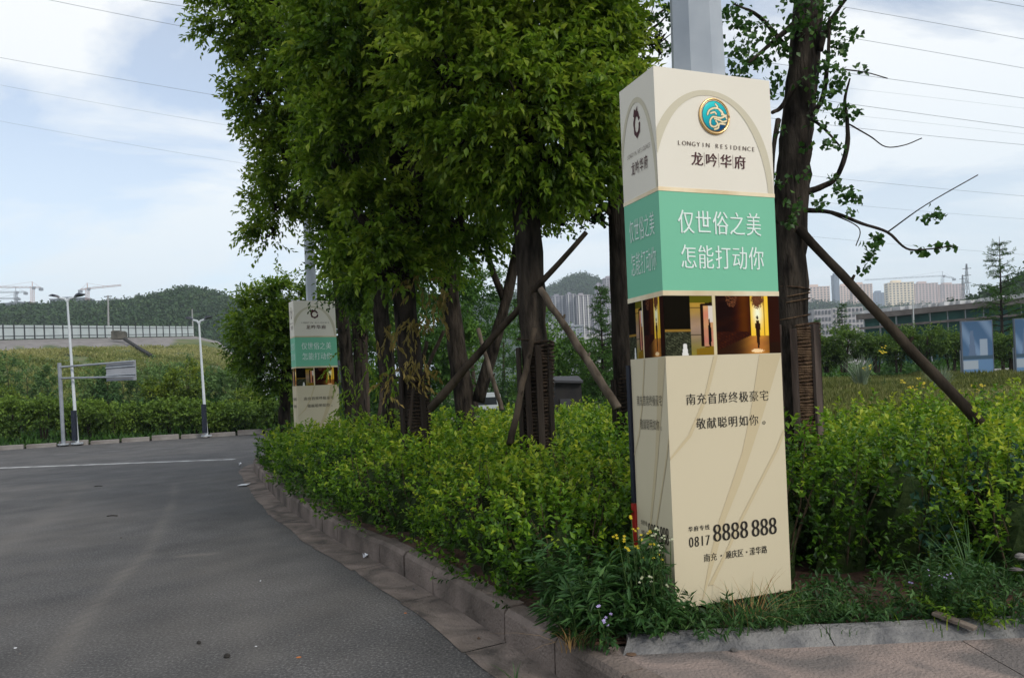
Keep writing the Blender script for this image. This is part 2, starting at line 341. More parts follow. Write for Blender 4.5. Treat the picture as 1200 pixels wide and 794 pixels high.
# bed soil
def sm(t): t = np.clip(t, 0, 1); return t*t*(3-2*t)
def bed_z(x, y):
    r = sm((x/np.maximum(y, 1)-.12)/.2)
    return .22+.04*np.sin(x*3.1+y)*np.cos(y*2.3)*.5+r*.72*sm((y-8)/25)-(1-r)*.9*sm((y-14)/14)
bx = np.concatenate([np.linspace(0, 8, 90), np.linspace(8.5, 60, 40)]); by = np.concatenate([np.linspace(3.95, 12, 80), np.linspace(12.4, 60, 60)])
def kerb_x(y):
    i = np.argsort(KB[:60, 1]); 
    yy = KB[:, 1]; xx = KB[:, 0]; o = np.argsort(yy); x_ = np.interp(y, yy[o], xx[o])
    return x_
BXg, BYg = np.meshgrid(bx, by); XX = np.where(BYg < 20, kerb_x(BYg)+.14, kerb_x(20)+.14)+BXg; ZZ = bed_z(XX, BYg)
V = np.stack([XX, BYg, ZZ], -1).reshape(-1, 3); idx = np.arange(len(V)).reshape(BXg.shape)
F = np.stack([idx[:-1, :-1], idx[:-1, 1:], idx[1:, 1:], idx[1:, :-1]], -1).reshape(-1, 4)
soil = mat('soil', (.045, .026, .018), (.12, .065, .042), 4, .95, 1, 30)
me = raw('bed_soil', V, F, True); me.materials.append(soil)
tag(place('soil', me, None), kind='structure'); bpy.data.objects['soil'].data.materials.append(mat('meadow_ground', (.045, .06, .018), (.11, .12, .045), .9, .95, .5, 12))
mi = np.array([1 if V[f].mean(0)[1] > 9 else 0 for f in F[:, 0:1].reshape(-1, 1)[:, 0:1]]) if False else (V[F[:, 0], 1] > 9.5).astype(int)
bpy.data.objects['soil'].data.polygons.foreach_set('material_index', mi)
# front edging and pavement
EY = 3.93
edge_m = mat('edging_concrete', (.10, .10, .105), (.24, .23, .22), 4, .9, .9, 50, spec=.2, dist=1.2, detail=10, lo=.34, hi=.66)
pv = tag(bpy.data.objects.new('bed_edging', None), kind='structure'); COL.objects.link(pv); ORIG['bed_edging'] = np.zeros(3)
x0 = float(kerb_x(EY))+.30
for i in range(9):
    ln = 1.02; xa = x0+i*(ln+.006); dz = random.uniform(-.006, .006); V = []; yy = -.012*i*.5
    # slope-fronted haunch: top at the soil, toe on the pavement
    ja = .05 if i == 0 else 0
    for x_ in (xa, xa+ln*.5, xa+ln):
        j = random.uniform(-.006, .006); V += [(x_-ja if x_ == xa else x_, EY-.17+j, .205), (x_, EY-.055+j, .262+dz), (x_, EY+.02, .268+dz), (x_, EY+.02, .15)]
    F = [(i_*4+k, i_*4+k+1, (i_+1)*4+k+1, (i_+1)*4+k) for i_ in range(2) for k in range(3)]+[(3, 2, 1, 0), (8, 9, 10, 11)]
    MB().add(V, F).build('edging_block', edge_m, pv)
pave = mat('pavement_concrete', (.16, .14, .13), (.30, .235, .205), 1.9, .9, .9, 60, spec=.2, dist=1.6, lo=.36, hi=.60, detail=10)
pr = tag(bpy.data.objects.new('pavement', None), kind='structure'); COL.objects.link(pr); ORIG['pavement'] = np.zeros(3)
ys = np.linspace(2.0, EY-.02, 6)
V = []; 
px_ = [float(np.interp(y, KB[::-1, 1] if KB[0, 1] > KB[-1, 1] else KB[:, 1], KB[::-1, 0] if KB[0, 1] > KB[-1, 1] else KB[:, 0])) for y in ys]
# cast slabs 1.8 m wide, laid from the kerb to the right
for k in range(6):
    xa = [p+.03 for p in px_] if k == 0 else [px_[-1]+.15+k*1.8+.004]*6
    xb = [px_[-1]+.15+(k+1)*1.8-.004]*6
    P = [(a, y, .213) for a, y in zip(xa, ys)]+[(b_, y, .213) for b_, y in reversed(list(zip(xb, ys)))]
    MB().poly(P, (0, 0, -.2)).build('paving_slab', pave, pr)
# soil infill between kerb top and edging at the corner
sheet('soil_patch', [(x0-.30, EY-.02), (x0+.1, EY-.02), (x0+.1, EY+.3), (x0-.4, EY+.3)], .225, soil)
# white edge line across the road
wl = mat('worn_paint', (.22, .215, .21), (.5, .5, .49), 3.5, .8, 0, lo=.35, hi=.6)
P0, P1 = gnd(-300, 560), gnd(272, 538.5); mb = MB()
n = unit(np.array([-(P1-P0)[1], (P1-P0)[0], 0]))
q = [P0, P1, P1+n*.28, P0+n*.28]; mb.poly([(a[0], a[1], .004) for a in q]); tag(mb.build('road_line', wl), kind='structure')
P0, P1 = gnd(60, 533), gnd(230, 523); mb = MB()
for i in range(3):
    a = P0+(P1-P0)*i/3; b_ = P0+(P1-P0)*(i+.5)/3; mb.poly([(a[0], a[1], .004), (b_[0], b_[1], .004), (b_[0]+n[0]*.2, b_[1]+n[1]*.2, .004), (a[0]+n[0]*.2, a[1]+n[1]*.2, .004)])
tag(mb.build('road_dash', mat('faint_paint', (.10, .10, .10), (.2, .2, .2), 3, .8)), kind='structure')
# far kerb: pale blocks
fk = tag(bpy.data.objects.new('far_kerb', None), kind='structure'); COL.objects.link(fk); ORIG['far_kerb'] = np.zeros(3)
fkm = mat('far_kerb_concrete', (.16, .14, .13), (.30, .28, .26), 1.5, .9, .3)
proto = MB().box((0, 0, .08), (.98, .2, .2), 0, .02)
me = bpy.data.meshes.new('kerb_stone'); me.from_pydata(proto.v, [], proto.f); me.materials.append(fkm)
for i in range(46):
    x = -26+i*1.0; o = bpy.data.objects.new('kerb_stone', me); COL.objects.link(o); o.parent = fk
    o.location = (x, fki+fks*x+random.uniform(-.03, .03), random.uniform(-.06, .03)); o.rotation_euler = (0, 0, math.atan(fks)+random.uniform(-.03, .03))
# verge beyond it
verge = mat('verge', (.03, .045, .012), (.07, .09, .025), .8, .95, .6, 8)
sheet('verge', [(-90, fki+fks*-90+.1), (60, fki+fks*60+.1), (60, 62), (-90, 62)], .06, verge)
# ------------------------------------------------------------------ embankment on the left
crest_px = [(-260, 402, 84), (-120, 401, 92), (0, 398.5, 107), (60, 397, 118), (120, 396, 131), (180, 395, 146), (230, 394, 161), (256, 400, 165), (285, 424, 168), (300, 434, 170)]
toe_px = [(-260, 512, 40), (-120, 503, 42), (0, 497, 45), (60, 494, 47), (120, 490, 50), (180, 486, 54), (230, 482, 60), (256, 479, 66), (285, 474, 74), (300, 471, 80)]
cp = np.array([at(*p) for p in crest_px]); tp = np.array([at(*p) for p in toe_px])
tp[:, 2] = np.minimum(tp[:, 2], .1)-.05
u = np.linspace(0, 1, 121); w_ = np.linspace(0, 1, 61)
ui = np.linspace(0, 1, len(cp)); C_ = np.stack([np.interp(u, ui, cp[:, i]) for i in range(3)], 1); T0 = np.stack([np.interp(u, ui, tp[:, i]) for i in range(3)], 1)
G = T0[:, None]*(1-w_[None, :, None])+C_[:, None]*w_[None, :, None]
WW = np.broadcast_to(w_[None], G.shape[:2]); UU = np.broadcast_to(u[:, None], G.shape[:2])
flat = G.reshape(-1, 3).copy(); h = field(flat, 3, .12)*.5+field(flat, 4, .5)*.15
flat[:, 2] += h*np.sin(np.pi*WW.ravel())
grey = (sm((WW.ravel()-.74+.06*field(flat, 6, .09)+.05*np.sin(UU.ravel()*90+WW.ravel()*8))/.06))
grey *= 1-sm((UU.ravel()-.60)/.02)*(1-sm((UU.ravel()-.86)/.02))*(WW.ravel() < .93)
idx = np.arange(len(flat)).reshape(G.shape[:2]); F = np.stack([idx[:-1, :-1], idx[1:, :-1], idx[1:, 1:], idx[:-1, 1:]], -1).reshape(-1, 4)
me = raw('embankment', flat, F, True); attr(me, 'paved', grey)
m = bpy.data.materials.new('embankment'); m.use_nodes = True; t = m.node_tree; b = t.nodes['Principled BSDF']; b.inputs['Roughness'].default_value = .95
g = N(t, 'ShaderNodeTexCoord'); n1 = N(t, 'ShaderNodeTexNoise'); n1.inputs['Scale'].default_value = .22; n1.inputs['Detail'].default_value = 9; n1.inputs['Distortion'].default_value = .6; t.links.new(g.outputs['Object'], n1.inputs['Vector'])
r1 = ramp(t, [(.3, (.035, .06, .016)), (.5, (.085, .115, .025)), (.62, (.14, .135, .055)), (.8, (.16, .125, .09))]); t.links.new(n1.outputs[0], r1.inputs[0])
n2 = N(t, 'ShaderNodeTexNoise'); n2.inputs['Scale'].default_value = .8; n2.inputs['Detail'].default_value = 5; t.links.new(g.outputs['Object'], n2.inputs['Vector'])
r2 = ramp(t, [(.3, (.15, .135, .13)), (.7, (.25, .23, .215))]); t.links.new(n2.outputs[0], r2.inputs[0])
a1 = N(t, 'ShaderNodeAttribute', attribute_name='paved'); m1 = N(t, 'ShaderNodeMixRGB'); t.links.new(a1.outputs['Fac'], m1.inputs[0]); t.links.new(r1.outputs[0], m1.inputs[1]); t.links.new(r2.outputs[0], m1.inputs[2]); t.links.new(m1.outputs[0], b.inputs['Base Color'])
emb = tag(place('embankment', me, m), kind='structure')
def on_bank(uu, ww):
    a = np.stack([np.interp(uu, ui, cp[:, i]) for i in range(3)], -1); b_ = np.stack([np.interp(uu, ui, tp[:, i]) for i in range(3)], -1)
    return b_*(1-np.asarray(ww)[..., None])+a*np.asarray(ww)[..., None]
# plateau behind the crest so the bank has a back
V = []; 
for p in cp: V += [p+np.array([0, 0, -.05]), p+np.array([-60, 90, -1.5])]
V = np.array(V); tag(place('plateau', raw('plateau', V, [(2*i, 2*i+2, 2*i+3, 2*i+1) for i in range(len(cp)-1)]), mat('plateau_ground', (.06, .08, .03), (.12, .12, .06), .05, .95)), kind='structure')
# concrete ribs down the paved face
# bank scrub
k = 26000; uu = rng.random(k); ww = rng.random(k)**.8*.74; P = on_bank(uu, ww); keep = field(P, 8, .16) > -.55; P = P[keep]; n = len(P)
P = np.repeat(P, 5, 0)+rng.normal(size=(n*5, 3))*np.array([.35, .35, .1]); n = len(P)
tag(leaf_mesh('scrub', P, rng.normal(size=(n, 3))*.7+np.array([0, 0, 1.]), rng.normal(size=(n, 3))+np.array([0, -.6, .6]), .22+.25*rng.random(n), .12+.08*rng.random(n), .36+.3*field(P, 11, .2)+rng.normal(size=n)*.15+.38*sm((P[:, 2]-4)/5), L_grass), 'low yellow-green scrub growing over the embankment', 'scrub', kind='stuff')
# fence of glass-pale panels on the crest
fc = empty('noise_fence', cp[3], 'long pale panel fence with dark posts along the embankment crest', 'fence')
pan = mat('fence_panel', (.42, .47, .47), (.50, .55, .55), .3, .5, 0); dk = mat('dark_post', (.05, .055, .06), None, 1, .6)
path = cp[:7]; sg = np.r_[0, np.cumsum(np.linalg.norm(np.diff(path, axis=0), axis=1))]
s_ = 0; FH = 2.15; step = 2.2
pts = [np.array([np.interp(q, sg, path[:, i]) for i in range(3)]) for q in np.arange(0, sg[-1], step)]
for a, b_ in zip(pts[:-1], pts[1:]):
    MB().add([a+(0, 0, .15), b_+(0, 0, .15), b_+(0, 0, FH), a+(0, 0, FH), a+(-.06, .03, .15), b_+(-.06, .03, .15), b_+(-.06, .03, FH), a+(-.06, .03, FH)], [(0, 1, 2, 3), (7, 6, 5, 4), (3, 2, 6, 7), (0, 4, 5, 1)]).build('fence_panel', pan, fc)
    MB().box(a+(.05, -.02, FH/2+.05), (.13, .16, FH+.35)).build('post', dk, fc)
for zz in (.55, FH-.35):
    MB().tube([p+(.06, -.05, zz) for p in pts[::3]+[pts[-1]]], [.04], 4).build('rail', dk, fc)
# small drain chute with a dark head on the bank
MB().box(at(137, 392.5, 126), (1.5, 1.4, 1.5), .3, .2).box(at(143.5, 392.5, 126), (1.3, 1.2, 1.3), .3, .2).build('drain_housing', mat('drain', (.05, .05, .04), (.12, .11, .09), 1, .9))
tag(bpy.data.objects['drain_housing'], 'small dark housing at the foot of the pale crest fence', 'drain')
MB().tube([at(146, 397, 124), at(160, 406, 113), at(178, 417, 100)], [.28], 5).build('drain_channel', mat('drain_dark', (.03, .028, .026), None, 1, .9))
tag(bpy.data.objects['drain_channel'], 'dark drain channel running down the grey paved slope', 'drain')
# ------------------------------------------------------------------ hills
hillm = mat('hill_ground', (.02, .045, .02), (.05, .08, .03), .02, .95)
L_wood = leafmat('wood_leaf', [(.0, (.02, .05, .018)), (.5, (.045, .095, .03)), (1, (.10, .15, .045))], .2, .7)
def ridge(ridge_px, Y, depth, name, label, density, size, m=L_wood, drop=0, tshift=0, front=.8):
    P = np.array([at(p[0], p[1], Y) for p in ridge_px]); nu = 90; nv = 14
    uu = np.linspace(0, 1, nu); ui_ = np.linspace(0, 1, len(P)); R_ = np.stack([np.interp(uu, ui_, P[:, i]) for i in range(3)], 1)
    vv = np.linspace(-1, 1, nv); prof = np.cos(vv*pi/2)**.8
    G = np.zeros((nu, nv, 3)); G[:, :, 0] = R_[:, None, 0]*(1+vv[None]*depth/Y*.3); G[:, :, 1] = Y+vv[None]*depth
    G[:, :, 2] = -1+(R_[:, None, 2]+1-size*1.25)*prof[None]
    fl = G.reshape(-1, 3); fl[:, 2] += field(fl, 21, .6/size/3)*size*.25*(prof[None]*np.ones((nu, 1))).ravel()
    idx = np.arange(len(fl)).reshape(nu, nv); F = np.stack([idx[:-1, :-1], idx[1:, :-1], idx[1:, 1:], idx[:-1, 1:]], -1).reshape(-1, 4)
    tag(place(name, raw(name, fl, F, True), hillm), kind='structure')
    # tree tops: clumps of many leaf masses on the near flank and the top
    k = density; a = rng.random(k)*(nu-1.01); b_ = (nv-1.01)*(front*.56*rng.random(k)**.7+.02); ai = a.astype(int); bi = b_.astype(int); fa = (a-ai)[:, None]; fb = (b_-bi)[:, None]
    Gx = fl.reshape(nu, nv, 3)
    C = Gx[ai, bi]*(1-fa)*(1-fb)+Gx[ai+1, bi]*fa*(1-fb)+Gx[ai, bi+1]*(1-fa)*fb+Gx[ai+1, bi+1]*fa*fb
    tr = .42+.2*field(C, 31, .5/size/4)+rng.normal(size=k)*.12+tshift
    q = 34; d = unit(rng.normal(size=(k, q, 3))); d[:, :, 2] = np.abs(d[:, :, 2]); sz = size*(.6+.7*rng.random((k, 1, 1)))
    hgt = np.where(rng.random((k, 1)) < .25, 1.5, 1.0)
    B = C[:, None]+d*sz*np.stack([np.full((k, 1), .55), np.full((k, 1), .55), .8*hgt], -1)*(.6+.4*rng.random((k, q, 1)))
    B = B.reshape(-1, 3); dd = d.reshape(-1, 3); n = len(B)
    o = leaf_mesh(name.replace('hill', 'wood') if 'hill' in name else name+'_wood', B, rng.normal(size=(n, 3)), dd+rng.normal(size=(n, 3))*.3, size*.3, size*.22, np.repeat(tr, q)+rng.normal(size=n)*.06, m)
    tag(o, label, 'wood', kind='stuff'); return o
ridge([(-160, 362), (-40, 357), (0, 357), (60, 358), (105, 354), (150, 357), (185, 352), (205, 349), (222, 344), (240, 339), (262, 342), (280, 350), (300, 364), (330, 372), (380, 380)], 420, 170, 'left_hill', 'dark wooded ridge behind the pale crest fence', 7500, 4.6)
ridge([(520, 352), (560, 347), (600, 340), (640, 336), (655, 328), (668, 320), (682, 318), (697, 323), (712, 338), (740, 350), (790, 356)], 1000, 220, 'centre_hill', 'rounded wooded hill behind the grey apartment towers', 2600, 9)
ridge([(880, 352), (930, 350), (985, 352), (1040, 356), (1090, 354), (1140, 352), (1260, 350)], 900, 160, 'far_right_hill', 'pale green wooded rise below the far cream towers', 2000, 9, tshift=.2)
ridge([(1075, 366), (1095, 354), (1110, 345), (1130, 340), (1150, 334), (1170, 326), (1190, 312), (1210, 300), (1260, 290)], 170, 40, 'near_right_hill', 'dark wooded slope at the right edge behind the netted building', 700, 3.2)
# ------------------------------------------------------------------ far buildings
win_m = mat('far_window', (.10, .11, .13), (.16, .17, .19), .2, .3)
def tower(x0, x1, yt, yb, Y, col, label, floors, bays, piers=None, cat='building', name='apartment_tower', group=None, depth=14, cap=True):
    a = at(x0, yb, Y); b_ = at(x1, yb, Y); tz = at((x0+x1)/2, yt, Y)[2]; z0 = -1.0; w = b_[0]-a[0]; cx = (a[0]+b_[0])/2
    zb = max(z0, min(a[2], b_[2])-25)
    r = empty(name, (cx, Y, zb), label, cat, group)
    wm = mat('wall_%02x%02x%02x' % tuple(int(c*255) for c in col), tuple(c*.9 for c in col), col, .05, .9)
    MB().box((cx, Y+depth/2, (zb+tz)/2), (w, depth, tz-zb)).build('wall', wm, r)
    hgt = (tz-a[2]); fh = hgt/floors; bw = w/bays; mw = MB()
    for i in range(-2, floors):
        for j in range(bays):
            z = a[2]+fh*(i+.5)
            if z-fh/2 < zb: continue
            mw.box((cx-w/2+bw*(j+.5), Y-.05, z), (bw*.5, .3, fh*.55))
    for i in range(floors):
        for s in (-1, 1):
            mw.box((cx+s*(w/2+.02), Y+depth*.5, a[2]+fh*(i+.5)), (.3, depth*.5, fh*.5))
    o = mw.build('window', win_m, r); o['kind'] = 'stuff'
    if piers:
        pm = mat('pier_%02x%02x%02x' % tuple(int(c*255) for c in piers), piers, None, 1, .8)
        for j in range(1, bays, 2): MB().box((cx-w/2+bw*j, Y-.5, (a[2]-10+tz)/2), (bw*.35, 1.2, tz-a[2]+10)).build('pier', pm, r)
    if cap:
        MB().box((cx-w*.12, Y+depth/2, tz+fh*.6), (w*.35, depth*.5, fh*1.2)).build('roof_house', wm, r)
        MB().box((cx, Y+depth/2, tz+.25), (w+1, depth+1, .7)).build('parapet', wm, r)
    return r
FOGT = 0
creampk, cream, pinkg, blueg, greyp = (.78, .60, .50), (.90, .76, .56), (.66, .52, .48), (.22, .27, .34), (.30, .29, .33)
tower(945, 973, 336, 353, 1350, creampk, 'low pink residential block farthest left beside the leaning brace', 6, 7)
tower(979, 984.5, 322, 353, 1300, blueg, 'slim blue-grey tower left of the leaning brace', 14, 3)
tower(985, 999, 335, 353, 1380, creampk, 'narrow pale pink block just right of the slim blue tower', 7, 4)
tower(1000, 1023, 333, 350, 1300, (.72, .54, .44), 'salmon pink residential block right of the leaning brace', 7, 6)
tower(1024, 1042, 343, 353, 1500, blueg, 'low blue-grey block between the salmon and cream blocks', 4, 5)
tower(1042, 1072, 331, 357, 1200, cream, 'tall sunlit cream block in the middle of the far towers', 9, 7)
tower(1073, 1100, 332, 352, 1250, pinkg, 'dusty pink block between the cream block and crane mast', 8, 7)
tower(1101, 1131, 333, 350, 1260, pinkg, 'dusty pink block directly behind the lattice pylon', 8, 8)
tower(648, 664, 347, 382, 700, greyp, 'dark grey apartment tower leftmost under the rounded hill', 13, 4, (.42, .41, .43))
tower(665, 676, 345, 384, 690, greyp, 'grey apartment tower with pale columns left of the brightest one', 14, 4, (.6, .58, .56))
tower(677, 693, 346, 386, 680, (.34, .31, .33), 'grey apartment tower with the brightest white columns', 14, 6, (.75, .72, .68))
tower(694, 703, 348, 386, 695, greyp, 'narrow dark grey apartment tower beside the tallest ones', 13, 3, (.4, .39, .41))
tower(700, 712, 334, 384, 740, (.34, .32, .37), 'tall mauve grey apartment tower behind the others', 17, 4, (.45, .43, .46))
tower(710, 726, 326, 384, 760, (.34, .31, .34), 'tallest mauve apartment tower beside the dark tree trunk', 20, 5, (.45, .43, .45))
tower(640, 660, 380, 400, 420, (.42, .43, .45), 'low pale grey block below the apartment towers on the left', 6, 5)
tower(661, 684, 382, 402, 430, (.36, .38, .42), 'low blue-grey block below the tower with white columns', 6, 6)
tower(686, 722, 396, 415, 300, (.55, .54, .53), 'white low-rise houses beneath the apartment towers', 4, 8, depth=8)
tower(1, 36, 355, 364, 640, (.24, .27, .31), 'unfinished grey block on the ridge under the left cranes', 4, 9)
tower(59, 100, 350, 364, 620, (.26, .29, .33), 'unfinished grey block on the ridge behind the lamp head', 5, 11)
tower(115, 151, 352, 364, 640, (.30, .32, .33), 'unfinished pale block on the ridge behind the utility pole', 4, 9)
tower(955, 975, 362, 386, 210, (.42, .40, .42), 'low grey shed wall just right of the wrapped trunk', 3, 5, depth=8, cap=False)
tower(976, 1012, 360, 380, 240, (.48, .45, .46), 'pale low building behind the young tree on the right', 3, 8, depth=8, cap=False)
# warehouse with blue roof
wh = empty('warehouse', at(285, 425, 230), 'white warehouse with a blue roof at the end of the embankment', 'warehouse')
a = at(276, 426, 230); b_ = at(318, 424, 230); ztop = at(285, 416, 230)[2]; c = (a+b_)/2
MB().box((c[0], c[1]+6, (ztop-1)/2), (b_[0]-a[0], 12, ztop+1)).build('wall', mat('ware_wall', (.55, .58, .62), None, 1, .8), wh)
MB().add([(a[0]-.5, 229.5, ztop), (b_[0]+.5, 229.5, ztop), (b_[0]+.5, 236, ztop+1.4), (a[0]-.5, 236, ztop+1.4), (b_[0]+.5, 243, ztop), (a[0]-.5, 243, ztop)], [(0, 1, 2, 3), (3, 2, 4, 5), (0, 3, 5), (1, 4, 2), (5, 4, 1, 0)]).build('roof', mat('blue_roof', (.10, .24, .52), None, 1, .6), wh)
# cranes
crane_red = mat('crane_red', (.45, .24, .19), (.5, .36, .33), .5, .6); crane_grey = mat('crane_grey', (.28, .3, .33), None, 1, .6)
def lattice(mb, a, b_, w, n, r, w2=None):
    a = np.array(a, float); b_ = np.array(b_, float); d = unit(b_-a); s = unit(np.cross(d, [0, 1, 0])) if abs(d[1]) < .9 else np.array([1., 0, 0]); q = np.cross(d, s)
    cs = [s*w/2+q*w/2, s*w/2-q*w/2, -s*w/2-q*w/2, -s*w/2+q*w/2]
    w2 = w2 or w; S_ = lambda i: 1+(w2/w-1)*i/n
    for c_ in cs: mb.tube([a+c_, b_+c_*S_(n)], [r], 4)
    for i in range(n):
        p = a+(b_-a)*i/n; p2 = a+(b_-a)*(i+1)/n
        for k in range(4): mb.tube([p+cs[k]*S_(i), p2+cs[(k+1) % 4]*S_(i+1)], [r*.7], 3)
def crane(mx_, yb, yt, jx, jy, cxp, cyp, Y, m, label, w=2.0):
    base = at(mx_, yb, Y); top = at(mx_, yt, Y); r = empty('tower_crane', base, label, 'crane', 'tower cranes on the skyline')
    t = MB(); lattice(t, base, top, w, 9, .15); t.build('mast', m, r)
    j = MB(); jt = at(jx, jy, Y); lattice(j, top, jt, w*.5, 14, .09); j.build('jib', m, r)
    c2 = at(cxp, cyp, Y); k = MB(); lattice(k, top, c2, w*.5, 4, .10); k.build('counter_jib', m, r)
    MB().box(c2+(0, 0, -w*.6), (w*1.3, w, w*1.1)).build('counterweight', crane_grey, r)
    pk = top+np.array([0, 0, w*2.2]); MB().tube([top, pk], [.3], 4).tube([pk, top+(jt-top)*.6], [.09], 3).tube([pk, c2], [.09], 3).build('tie_rod', m, r)
    MB().box(top+(w*.7, -.5, -w*.3), (w*.8, w*.9, w)).build('cab', crane_grey, r)
crane(38, 362, 336.5, -30, 336, 48, 337, 600, crane_red, 'red and white crane mast left of the tall street lamp')
crane(18.5, 352, 342, -25, 343, 30, 342, 640, crane_grey, 'short grey crane leftmost on the skyline')
crane(19, 357, 349.5, -20, 350, 22, 349, 560, crane_grey, 'lowest grey crane jib near the left picture edge', 1.5)
crane(102.5, 355, 338, 142, 334, 94, 339.5, 600, crane_red, 'pale red crane between the two unfinished ridge blocks')
crane(1104.5, 350, 323, 1013, 328, 1118, 326, 1000, crane_grey, 'grey tower crane before the pink blocks on the right', 2.6)
# utility poles, pylon
up = empty('utility_pole', at(127, 384, 150), 'thin concrete utility pole behind the pale crest fence', 'utility pole')
MB().tube([at(127.5, 400, 150), at(126.5, 346, 150)], [.22, .15], 6).build('pole', mat('pole_concrete', (.3, .3, .3), None, 1, .8), up)
MB().tube([at(122, 347.5, 150), at(131, 347, 150)], [.09], 4).build('crossarm', dk, up)
up = empty('utility_pole', at(225, 384, 165), 'slim grey mast at the right end of the crest fence', 'utility pole')
MB().tube([at(226.5, 396, 165), at(225, 362, 165)], [.2, .12], 6).build('pole', mat('pole_concrete', (.3, .3, .3)), up)
MB().tube([at(223.5, 366, 165), at(226.8, 366, 165)], [.07], 4).build('crossarm', dk, up)
py_ = empty('pylon', at(1133, 375, 220), 'steel lattice pylon beside the young conifer', 'pylon')
t = MB(); lattice(t, at(1134.5, 420, 220), at(1132.5, 309, 220), 2.4, 14, .07, .25); t.build('mast', crane_grey, py_)
for q in (314, 322, 331): MB().tube([at(1128, q+1, 220), at(1138, q, 220)], [.1], 4).build('crossarm', crane_grey, py_)
py_ = empty('pylon', at(1128.5, 375, 260), 'slimmer lattice pylon just left of the taller one', 'pylon')
t = MB(); lattice(t, at(1129, 400, 260), at(1128, 322, 260), 1.6, 12, .07, .25); t.build('mast', crane_grey, py_)
MB().tube([at(1124, 327, 260), at(1132, 326, 260)], [.1], 4).build('crossarm', crane_grey, py_)
# netted construction building on the right
cb = empty('construction_building', at(1120, 400, 80), 'long unfinished building wrapped in dark green safety netting', 'building')
netm = mat('green_net', (.008, .05, .042), (.02, .08, .065), .6, .95, .4, 12, (1, 1, .3)); dconc = mat('dark_concrete', (.09, .075, .07), (.16, .14, .13), .8, .9); wht = mat('white_tarp', (.4, .4, .4), (.62, .62, .62), 1.2, .8)
xl = at(1012, 368, 86); xr = at(1290, 340, 74); zt0, zt1 = xl[2], xr[2]; 
for i in range(13):
    f0, f1 = i/13, (i+1)/13; a = xl+(xr-xl)*f0; b_ = xl+(xr-xl)*f1; a[2] = b_[2] = 0; h0 = zt0+(zt1-zt0)*f0-.6; h1 = zt0+(zt1-zt0)*f1-.6
    MB().add([(a[0]+.08, a[1], -.8), (b_[0]-.08, b_[1], -.8), (b_[0]-.08, b_[1], h1), (a[0]+.08, a[1], h0), (a[0]+.08, a[1]+.2, -.8), (b_[0]-.08, b_[1]+.2, -.8), (b_[0]-.08, b_[1]+.2, h1), (a[0]+.08, a[1]+.2, h0)], [(0, 1, 2, 3), (7, 6, 5, 4), (3, 2, 6, 7), (0, 3, 7, 4), (1, 5, 6, 2)]).build('net_panel', netm, cb)
    MB().tube([(a[0], a[1]-.12, -.8), (a[0], a[1]-.12, h0+.3)], [.06], 5).build('scaffold_pole', crane_grey, cb)
A_ = xl.copy(); B_ = xr.copy()
def slabpoly(z0a, z1a, th, dy0, dy1, name, m):
    V = [(A_[0]-.6, A_[1]+dy0, z0a), (B_[0], B_[1]+dy0, z1a), (B_[0], B_[1]+dy1, z1a), (A_[0]-.6, A_[1]+dy1, z0a)]
    MB().poly(V, (0, 0, -th)).build(name, m, cb)
slabpoly(zt0, zt1, .6, -.5, .6, 'roof_slab', dconc)
slabpoly(zt0-1.5, zt1-1.6, .25, -.3, -.05, 'ledge', dconc)
for i in range(26):
    f = (i+random.random()*.7)/26; p = A_+(B_-A_)*f; MB().box((p[0], p[1]+1, zt0+(zt1-zt0)*f+.22), (.9+random.random(), 1.2, .25+.3*random.random()), random.random()).build('roof_tarp', wht, cb)
lp = MB().tube([at(1071.5, 400, 70), at(1070, 353, 70)], [.07, .05], 6).tube([at(1070, 353, 70), at(1066, 352, 70)], [.04], 4).build('lamp_mast', mat('pale_metal', (.5, .52, .52), None, 1, .5)); tag(lp, 'thin pale mast in front of the netted building', 'lamp mast')
# ------------------------------------------------------------------ power lines
cab = mat('cable', (.30, .33, .37), None, 1, .6)
def line(pts, Y, r, label):
    c = np.polyfit([p[0] for p in pts], [p[1] for p in pts], 2); P = []
    for x in np.linspace(pts[0][0]-120 if pts[0][0] > 0 else -160, 1340, 60): P.append(at(x, np.polyval(c, x), Y+ (x-600)*.01))
    o = MB().tube(P, [r], 4).build('power_line', cab); tag(o, label, 'power line', 'power lines across the sky')
line([(60, 0), (215, 32), (999, 149), (1200, 170)], 60, 0.0158, 'power line touching the top edge left of the trees and passing just above mid sky')
line([(175, 0), (215, 9), (999, 122), (1200, 150)], 55, 0.0173, 'power line crossing the top edge right beside the leftmost leaves')
line([(0, 68), (260, 112), (1009, 213), (1200, 229)], 70, 0.0144, 'power line through the blue sky patch at upper left')
line([(0, 100), (290, 150), (1020, 243), (1200, 256)], 75, 0.0101, 'faint power line second lowest on the left sky')
line([(0, 142), (290, 192), (1000, 282), (1200, 298)], 78, 0.0101, 'faintest and lowest power line over the left clouds')
def line2(pts, Y, r, label):
    c = np.polyfit([p[0] for p in pts], [p[1] for p in pts], 1); P = [at(x, np.polyval(c, x)-(.00003*(x-700)*(1200-x)), Y) for x in np.linspace(500, 1340, 30)]
    o = MB().tube(P, [r], 4).build('power_line', cab); tag(o, label, 'power line', 'power lines across the sky')
line2([(994, 11), (1200, 46)], 55, 0.0158, 'second highest power line right of the ginkgo tree')
line2([(1001, 47), (1200, 80)], 57, 0.0158, 'third highest power line right of the ginkgo tree')
line2([(995, 88), (1200, 115)], 60, 0.0173, 'power line crossing level with the lone bare twig')
line2([(1001, 106), (1200, 127)], 70, 0.0079, 'very faint power line just under a darker one at right')
line2([(1152, 0), (1200, 8)], 50, 0.0158, 'power line clipping the top right corner')
line2([(999, 137), (1200, 157)], 70, 0.0079, 'very faint power line between two darker ones at right')
